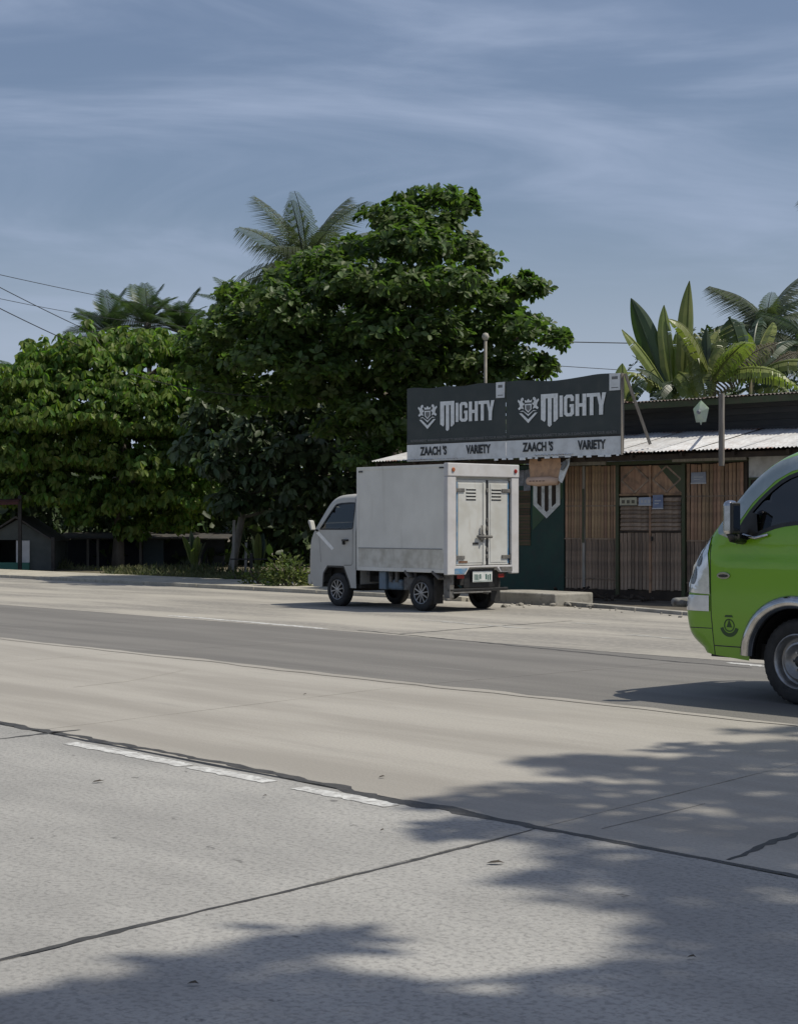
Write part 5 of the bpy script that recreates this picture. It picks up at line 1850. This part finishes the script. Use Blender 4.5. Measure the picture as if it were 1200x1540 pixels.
# dark growth behind the huts and trees: one uncountable mass
n = 15000
Xs = rng.uniform(-22, 4.0, n)
Ys = rng.uniform(52, 58, n) - .10 * (Xs + 8)
Zs = rng.random(n) ** .9 * (4.0 + 1.3 * np.sin(Xs * .9) + .8 * np.sin(Xs * 2.3 + 1))
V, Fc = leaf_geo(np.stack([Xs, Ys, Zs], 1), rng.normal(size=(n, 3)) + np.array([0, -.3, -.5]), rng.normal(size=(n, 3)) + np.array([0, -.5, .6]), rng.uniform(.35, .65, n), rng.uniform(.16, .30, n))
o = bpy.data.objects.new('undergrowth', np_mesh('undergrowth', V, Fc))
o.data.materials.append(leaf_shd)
COL.objects.link(o)
o['kind'] = 'stuff'
# far tree line so that the land does not end at the store
n = 9000
th = rng.uniform(-.9, .9, n)
R_ = rng.uniform(150, 190, n)
hh = 6.0 + 2.2 * np.sin(th * 31) + 1.5 * np.sin(th * 77 + 2)
V, Fc = leaf_geo(np.stack([np.sin(th) * R_, np.cos(th) * R_, rng.random(n) * hh], 1), rng.normal(size=(n, 3)), rng.normal(size=(n, 3)) + np.array([0, -.6, .6]), rng.uniform(1.5, 3.0, n), rng.uniform(1.0, 2.0, n))
o = bpy.data.objects.new('far_treeline', np_mesh('far_treeline', V, Fc))
o.data.materials.append(leaf_shd)
COL.objects.link(o)
o['kind'] = 'stuff'

# grass strip along the left pavement
n = 26000
s_ = rng.uniform(24, 58, n)
t_ = 22.0 + rng.random(n) ** 1.5 * 3.2 + .12 * np.sin(s_ * 1.7)
keep = ~((s_ > 37.2) & (t_ < 24.5))
s_, t_ = s_[keep], t_[keep]
n = len(s_)
Px = s_ * DX + t_ * NX
Py = s_ * DY + t_ * NY
ht = rng.uniform(.05, .20, n) * (1 + .6 * np.sin(s_ * 1.1) * np.sin(s_ * .37 + 1))
ht *= np.clip((t_ - 21.9) / .5, .35, 1)
dr_ = np.stack([rng.normal(scale=.5, size=n), rng.normal(scale=.5, size=n), np.ones(n)], 1)
V, Fc = leaf_geo(np.stack([Px, Py, np.full(n, -.03)], 1), dr_, rng.normal(size=(n, 3)) + np.array([0, -1, .2]), ht * 1.3, rng.uniform(.012, .03, n), droop=.35)
o = bpy.data.objects.new('grass', np_mesh('grass', V, Fc))
o.data.materials.append(grassm)
COL.objects.link(o)
o['kind'] = 'stuff'


def bush(label, px, py, Y, r, hgt, n, mat, ll, group=None):
    p = at(px, py, Y)
    root = empty('roadside_bush', (p.x, Y, 0))
    tag(root, label, 'bush', group)
    v = unit(rng.normal(size=(n, 3)))
    v[:, 2] = np.abs(v[:, 2])
    q = rng.uniform(.45, 1.05, n)[:, None]
    pos = v * q * np.array([r, r * .8, hgt])
    V, Fc = leaf_geo(pos, v + rng.normal(scale=.6, size=(n, 3)), v + np.array([0, 0, .6]) + rng.normal(scale=.4, size=(n, 3)), ll * rng.uniform(.6, 1.2, n), ll * .45 * rng.uniform(.7, 1.2, n))
    o = bpy.data.objects.new('foliage', np_mesh('foliage', V, Fc))
    o.data.materials.append(mat)
    COL.objects.link(o)
    o.parent = root
    st_ = MB()
    for i in range(7):
        a = random.uniform(0, 6.28)
        st_.tube([(0, 0, 0), (math.cos(a) * r * .6, math.sin(a) * r * .5, hgt * .8)], [.02, .006], 5)
    st_.build('stem', bark, root)
    return root


bush('leafy roadside bush right in front of the truck nose', 432, 868, 34.0, .52, .66, 800, leaf_bush, .12)
bush('low yellow green weed clump left of the leafy bush by the truck', 392, 868, 35.0, .42, .42, 420, leaf_bush, .10)
bush('small weed tuft at the pavement edge below the pale trunk', 358, 862, 38.0, .30, .22, 160, leaf_bush, .09)
# broad leaved ground plants by the pale trunk
for i, (px, py, Y, lab) in enumerate([(292, 815, 44.0, 'pale broad leaved plant under the shaded tree, left of the pale trunk'), (388, 812, 42.0, 'pale broad leaved plant right of the pale trunk, behind the low rail')]):
    p = at(px, 850, Y)
    root = empty('broadleaf_plant', (p.x, Y, 0))
    tag(root, lab, 'plant')
    for k in range(11):
        a = random.uniform(0, 6.28)
        l = random.uniform(.5, .95)
        el = rad(random.uniform(35, 80))
        t = Vector((math.cos(a) * math.cos(el) * l, math.sin(a) * math.cos(el) * l, .25 + math.sin(el) * l))
        banana_leaf(root, (0, 0, .02), t, random.uniform(.16, .26), ban_l if k % 3 else ban_dk, .3, (math.cos(a), math.sin(a), 1), .2, 0, n=8, seed=k + i * 20)

# ------------------------------------------------------------------ huts, posts and rails under the left trees
hutw = M('hut_wall', (0.065, 0.075, 0.072), (0.085, 0.095, 0.09), 3, .8)
hutg = M('hut_green', (0.05, 0.16, 0.12), (0.06, 0.19, 0.14), 3, .7)
hutd = M('hut_dark', (0.02, 0.024, 0.03), (0.03, 0.034, 0.04), 3, .9)
hroof = M('hut_roof', (0.045, 0.044, 0.043), (0.07, 0.066, 0.062), 4, .8, c3=(.07, .05, .04), s3=4, a3=.5)
hwhite = M('hut_white', (0.62, 0.62, 0.62), (0.52, 0.52, 0.53), 4, .7)
maroon = M('maroon_cloth', (0.045, 0.012, 0.012), (0.06, 0.018, 0.016), 4, .8)
KY = 48.0
kx = at(25, 858, KY)
s = KY / F
KI = empty('roadside_kiosk', (kx.x, KY, 0.0))
tag(KI, 'small gabled kiosk with open hatch and green counter at the left edge', 'kiosk')
zb = 0.06
kz = H - (858 - HY) * s
U = lambda px: (px - 25) * s
Z = lambda py: H - (py - HY) * s
kw = MB()
kw.prism([(U(40), 0, kz), (U(77), 0, kz), (U(77), 0, Z(812)), (U(40), 0, Z(796))], (0, .06, 0))
kw.prism([(U(-27), 0, kz), (U(-8), 0, kz), (U(-8), 0, Z(796)), (U(-27), 0, Z(812))], (0, .06, 0))
kw.prism([(U(-27), 0.001, Z(812)), (U(77), 0.001, Z(812)), (U(25), 0.001, Z(782))], (0, .058, 0))
kw.box(U(77) - .06, U(77), .061, 2.0, kz, Z(812))
kw.box(U(-27), U(-27) + .06, .061, 2.0, kz, Z(812))
kw.box(U(-27), U(77), 2.0, 2.06, kz, Z(812))
fixn(kw.build('wall', hutw, KI))
kr = MB()
kr.prism([(U(25), -.15, Z(776)), (U(82), -.15, Z(813)), (U(82), -.15, Z(815)), (U(25), -.15, Z(779))], (0, 2.4, 0))
kr.prism([(U(25), -.15, Z(776)), (U(-32), -.15, Z(813)), (U(-32), -.15, Z(815)), (U(25), -.15, Z(779))], (0, 2.4, 0))
fixn(kr.build('roof', hroof, KI))
MB().box(U(-8), U(45), -.12, .20, kz, Z(846)).build('counter', hutg, KI)
MB().box(U(33), U(45), -.05, -.01, Z(846), Z(813)).build('hatch_board', hwhite, KI)
MB().box(U(25), U(29), -.06, -.01, Z(846), Z(813)).build('hatch_board', hwhite, KI)
SHY = 50.5
sp = at(200, 858, SHY)
SHD = empty('long_shed', (sp.x, SHY, 0))
tag(SHD, 'long low dark shed with sloping roof in the tree shade beside the kiosk', 'shed')
s2 = SHY / F
U2 = lambda px: (px - 200) * s2
Z2 = lambda py: H - (py - HY) * s2
MB().box(U2(84), U2(102), 0, .05, -.1, Z2(812)).build('wall', hutw, SHD)
MB().box(U2(84), U2(330), 1.5, 1.56, -.1, Z2(812)).build('wall', hutd, SHD)
MB().box(U2(215), U2(246), .02, .07, -.1, Z2(812)).build('wall', M('shed_blue', (.03, .045, .05), (.04, .055, .06), 3, .8), SHD)
for i in range(9):
    x0 = U2(80) + i * (U2(345) - U2(80)) / 9
    x1 = x0 + (U2(345) - U2(80)) / 9 - .015
    fixn(MB().prism([(x0, -.35, Z2(811)), (x1, -.35, Z2(811)), (x1, 1.9, Z2(803)), (x0, 1.9, Z2(803))], (0, 0, .03)).build('roof_sheet', hroof, SHD)).location = (0, 0, random.uniform(0, .012))
for px in (133, 148, 212, 300):
    MB().box(U2(px) - .035, U2(px) + .035, -.12, -.05, -.1, Z2(810)).build('post', wood_gr, SHD)
for px, y0, y1, r, lab in ((30, 745, 858, .05, 'tall dark post standing in front of the kiosk hatch'), (80, 808, 858, .05, 'short dark post at the right corner of the kiosk')):
    p = at(px, y1, 47.5)
    o = MB().box(-r, r, -r, r, -.1, H - (y0 - HY) * 47.5 / F).build('post', blackm, None, loc=(p.x, 47.5, 0))
    tag(o, lab, 'post')
aw = at(-20, 748, 47.5)
AW = MB().prism([(-1.6, -.5, -.22), (.98, -.5, -.18), (.98, 1.5, .20), (-1.6, 1.5, .16)], (0, 0, .04)).build('stall_awning', maroon, None, loc=(aw.x, 47.7, aw.z + .05))
tag(fixn(AW), 'dark maroon awning carried by the tall post at the left edge', 'awning')
MB().prism([(-1.6, -.51, -.30), (.98, -.51, -.26), (.98, -.51, -.185), (-1.6, -.51, -.225)], (0, -.01, 0)).build('valance', maroon, AW)
for px, lab in ((369, 'thin pale stake beside the broad plant under the shaded tree'), (350, 'thick pale plank upright against the pale tree trunk')):
    p = at(px, 858, 42.5)
    w_ = .03 if px > 360 else .035
    o = MB().box(-w_, w_, -.03, .03, -.1, (H - ((816 if px > 360 else 782) - HY) * 42.5 / F)).build('stake', wood_pale, None, loc=(p.x, 42.5, 0))
    o.rotation_euler = (0, rad(1.5), 0)
    tag(o, lab, 'stake')
p = at(378, 858, 39.5)
RL = MB().box(-.035, .035, -.03, .03, -.1, H - (832 - HY) * 39.5 / F).build('rail_fence', blackm, None, loc=(p.x, 39.5, 0))
tag(RL, 'low dark rail on a short post in front of the broad leaved plant', 'rail')
MB().box(-.5, .65, -.02, .02, H - (842 - HY) * 39.5 / F, H - (840 - HY) * 39.5 / F).build('rail', blackm, RL)

# ------------------------------------------------------------------ cables
cab_m = M('cable', (.02, .02, .022), None, rough=.7)


def cable(label, a, b, sag, r=.012):
    a, b = Vector(a), Vector(b)
    pts = [a.lerp(b, i / 30) - Vector((0, 0, sag * 4 * (i / 30) * (1 - i / 30))) for i in range(31)]
    o = MB().tube([p - a for p in pts], r, 5).build('power_cable', cab_m, None, loc=a)
    tag(o, label, 'cable', 'overhead cables')


cable('thin cable slanting from the left edge to the palms, topmost of them', at(-260, 350, 40), at(330, 478, 52), .12, .009)
cable('upper of two thick cables running down into the left tree crown', at(-220, 310, 36), at(150, 505, 46), .10, .011)
cable('lower of two thick cables running down into the left tree crown', at(-240, 330, 36), at(120, 520, 44), .12, .012)
cable('faint cable reaching from the left edge to the leftmost dark palm', at(-200, 400, 38), at(300, 492, 58), .25, .008)
cable('thin cable in front of the dark gap between left and tallest trees', at(195, 562, 37), at(640, 560, 37), .52, .010)
cable('level cable between the billboard and the banana plants', at(690, 510, 46), at(1300, 520, 46), .03, .014)
cable('lower faint cable left of the banana plants above the billboard', at(690, 540, 50), at(1300, 578, 50), .02, .010)
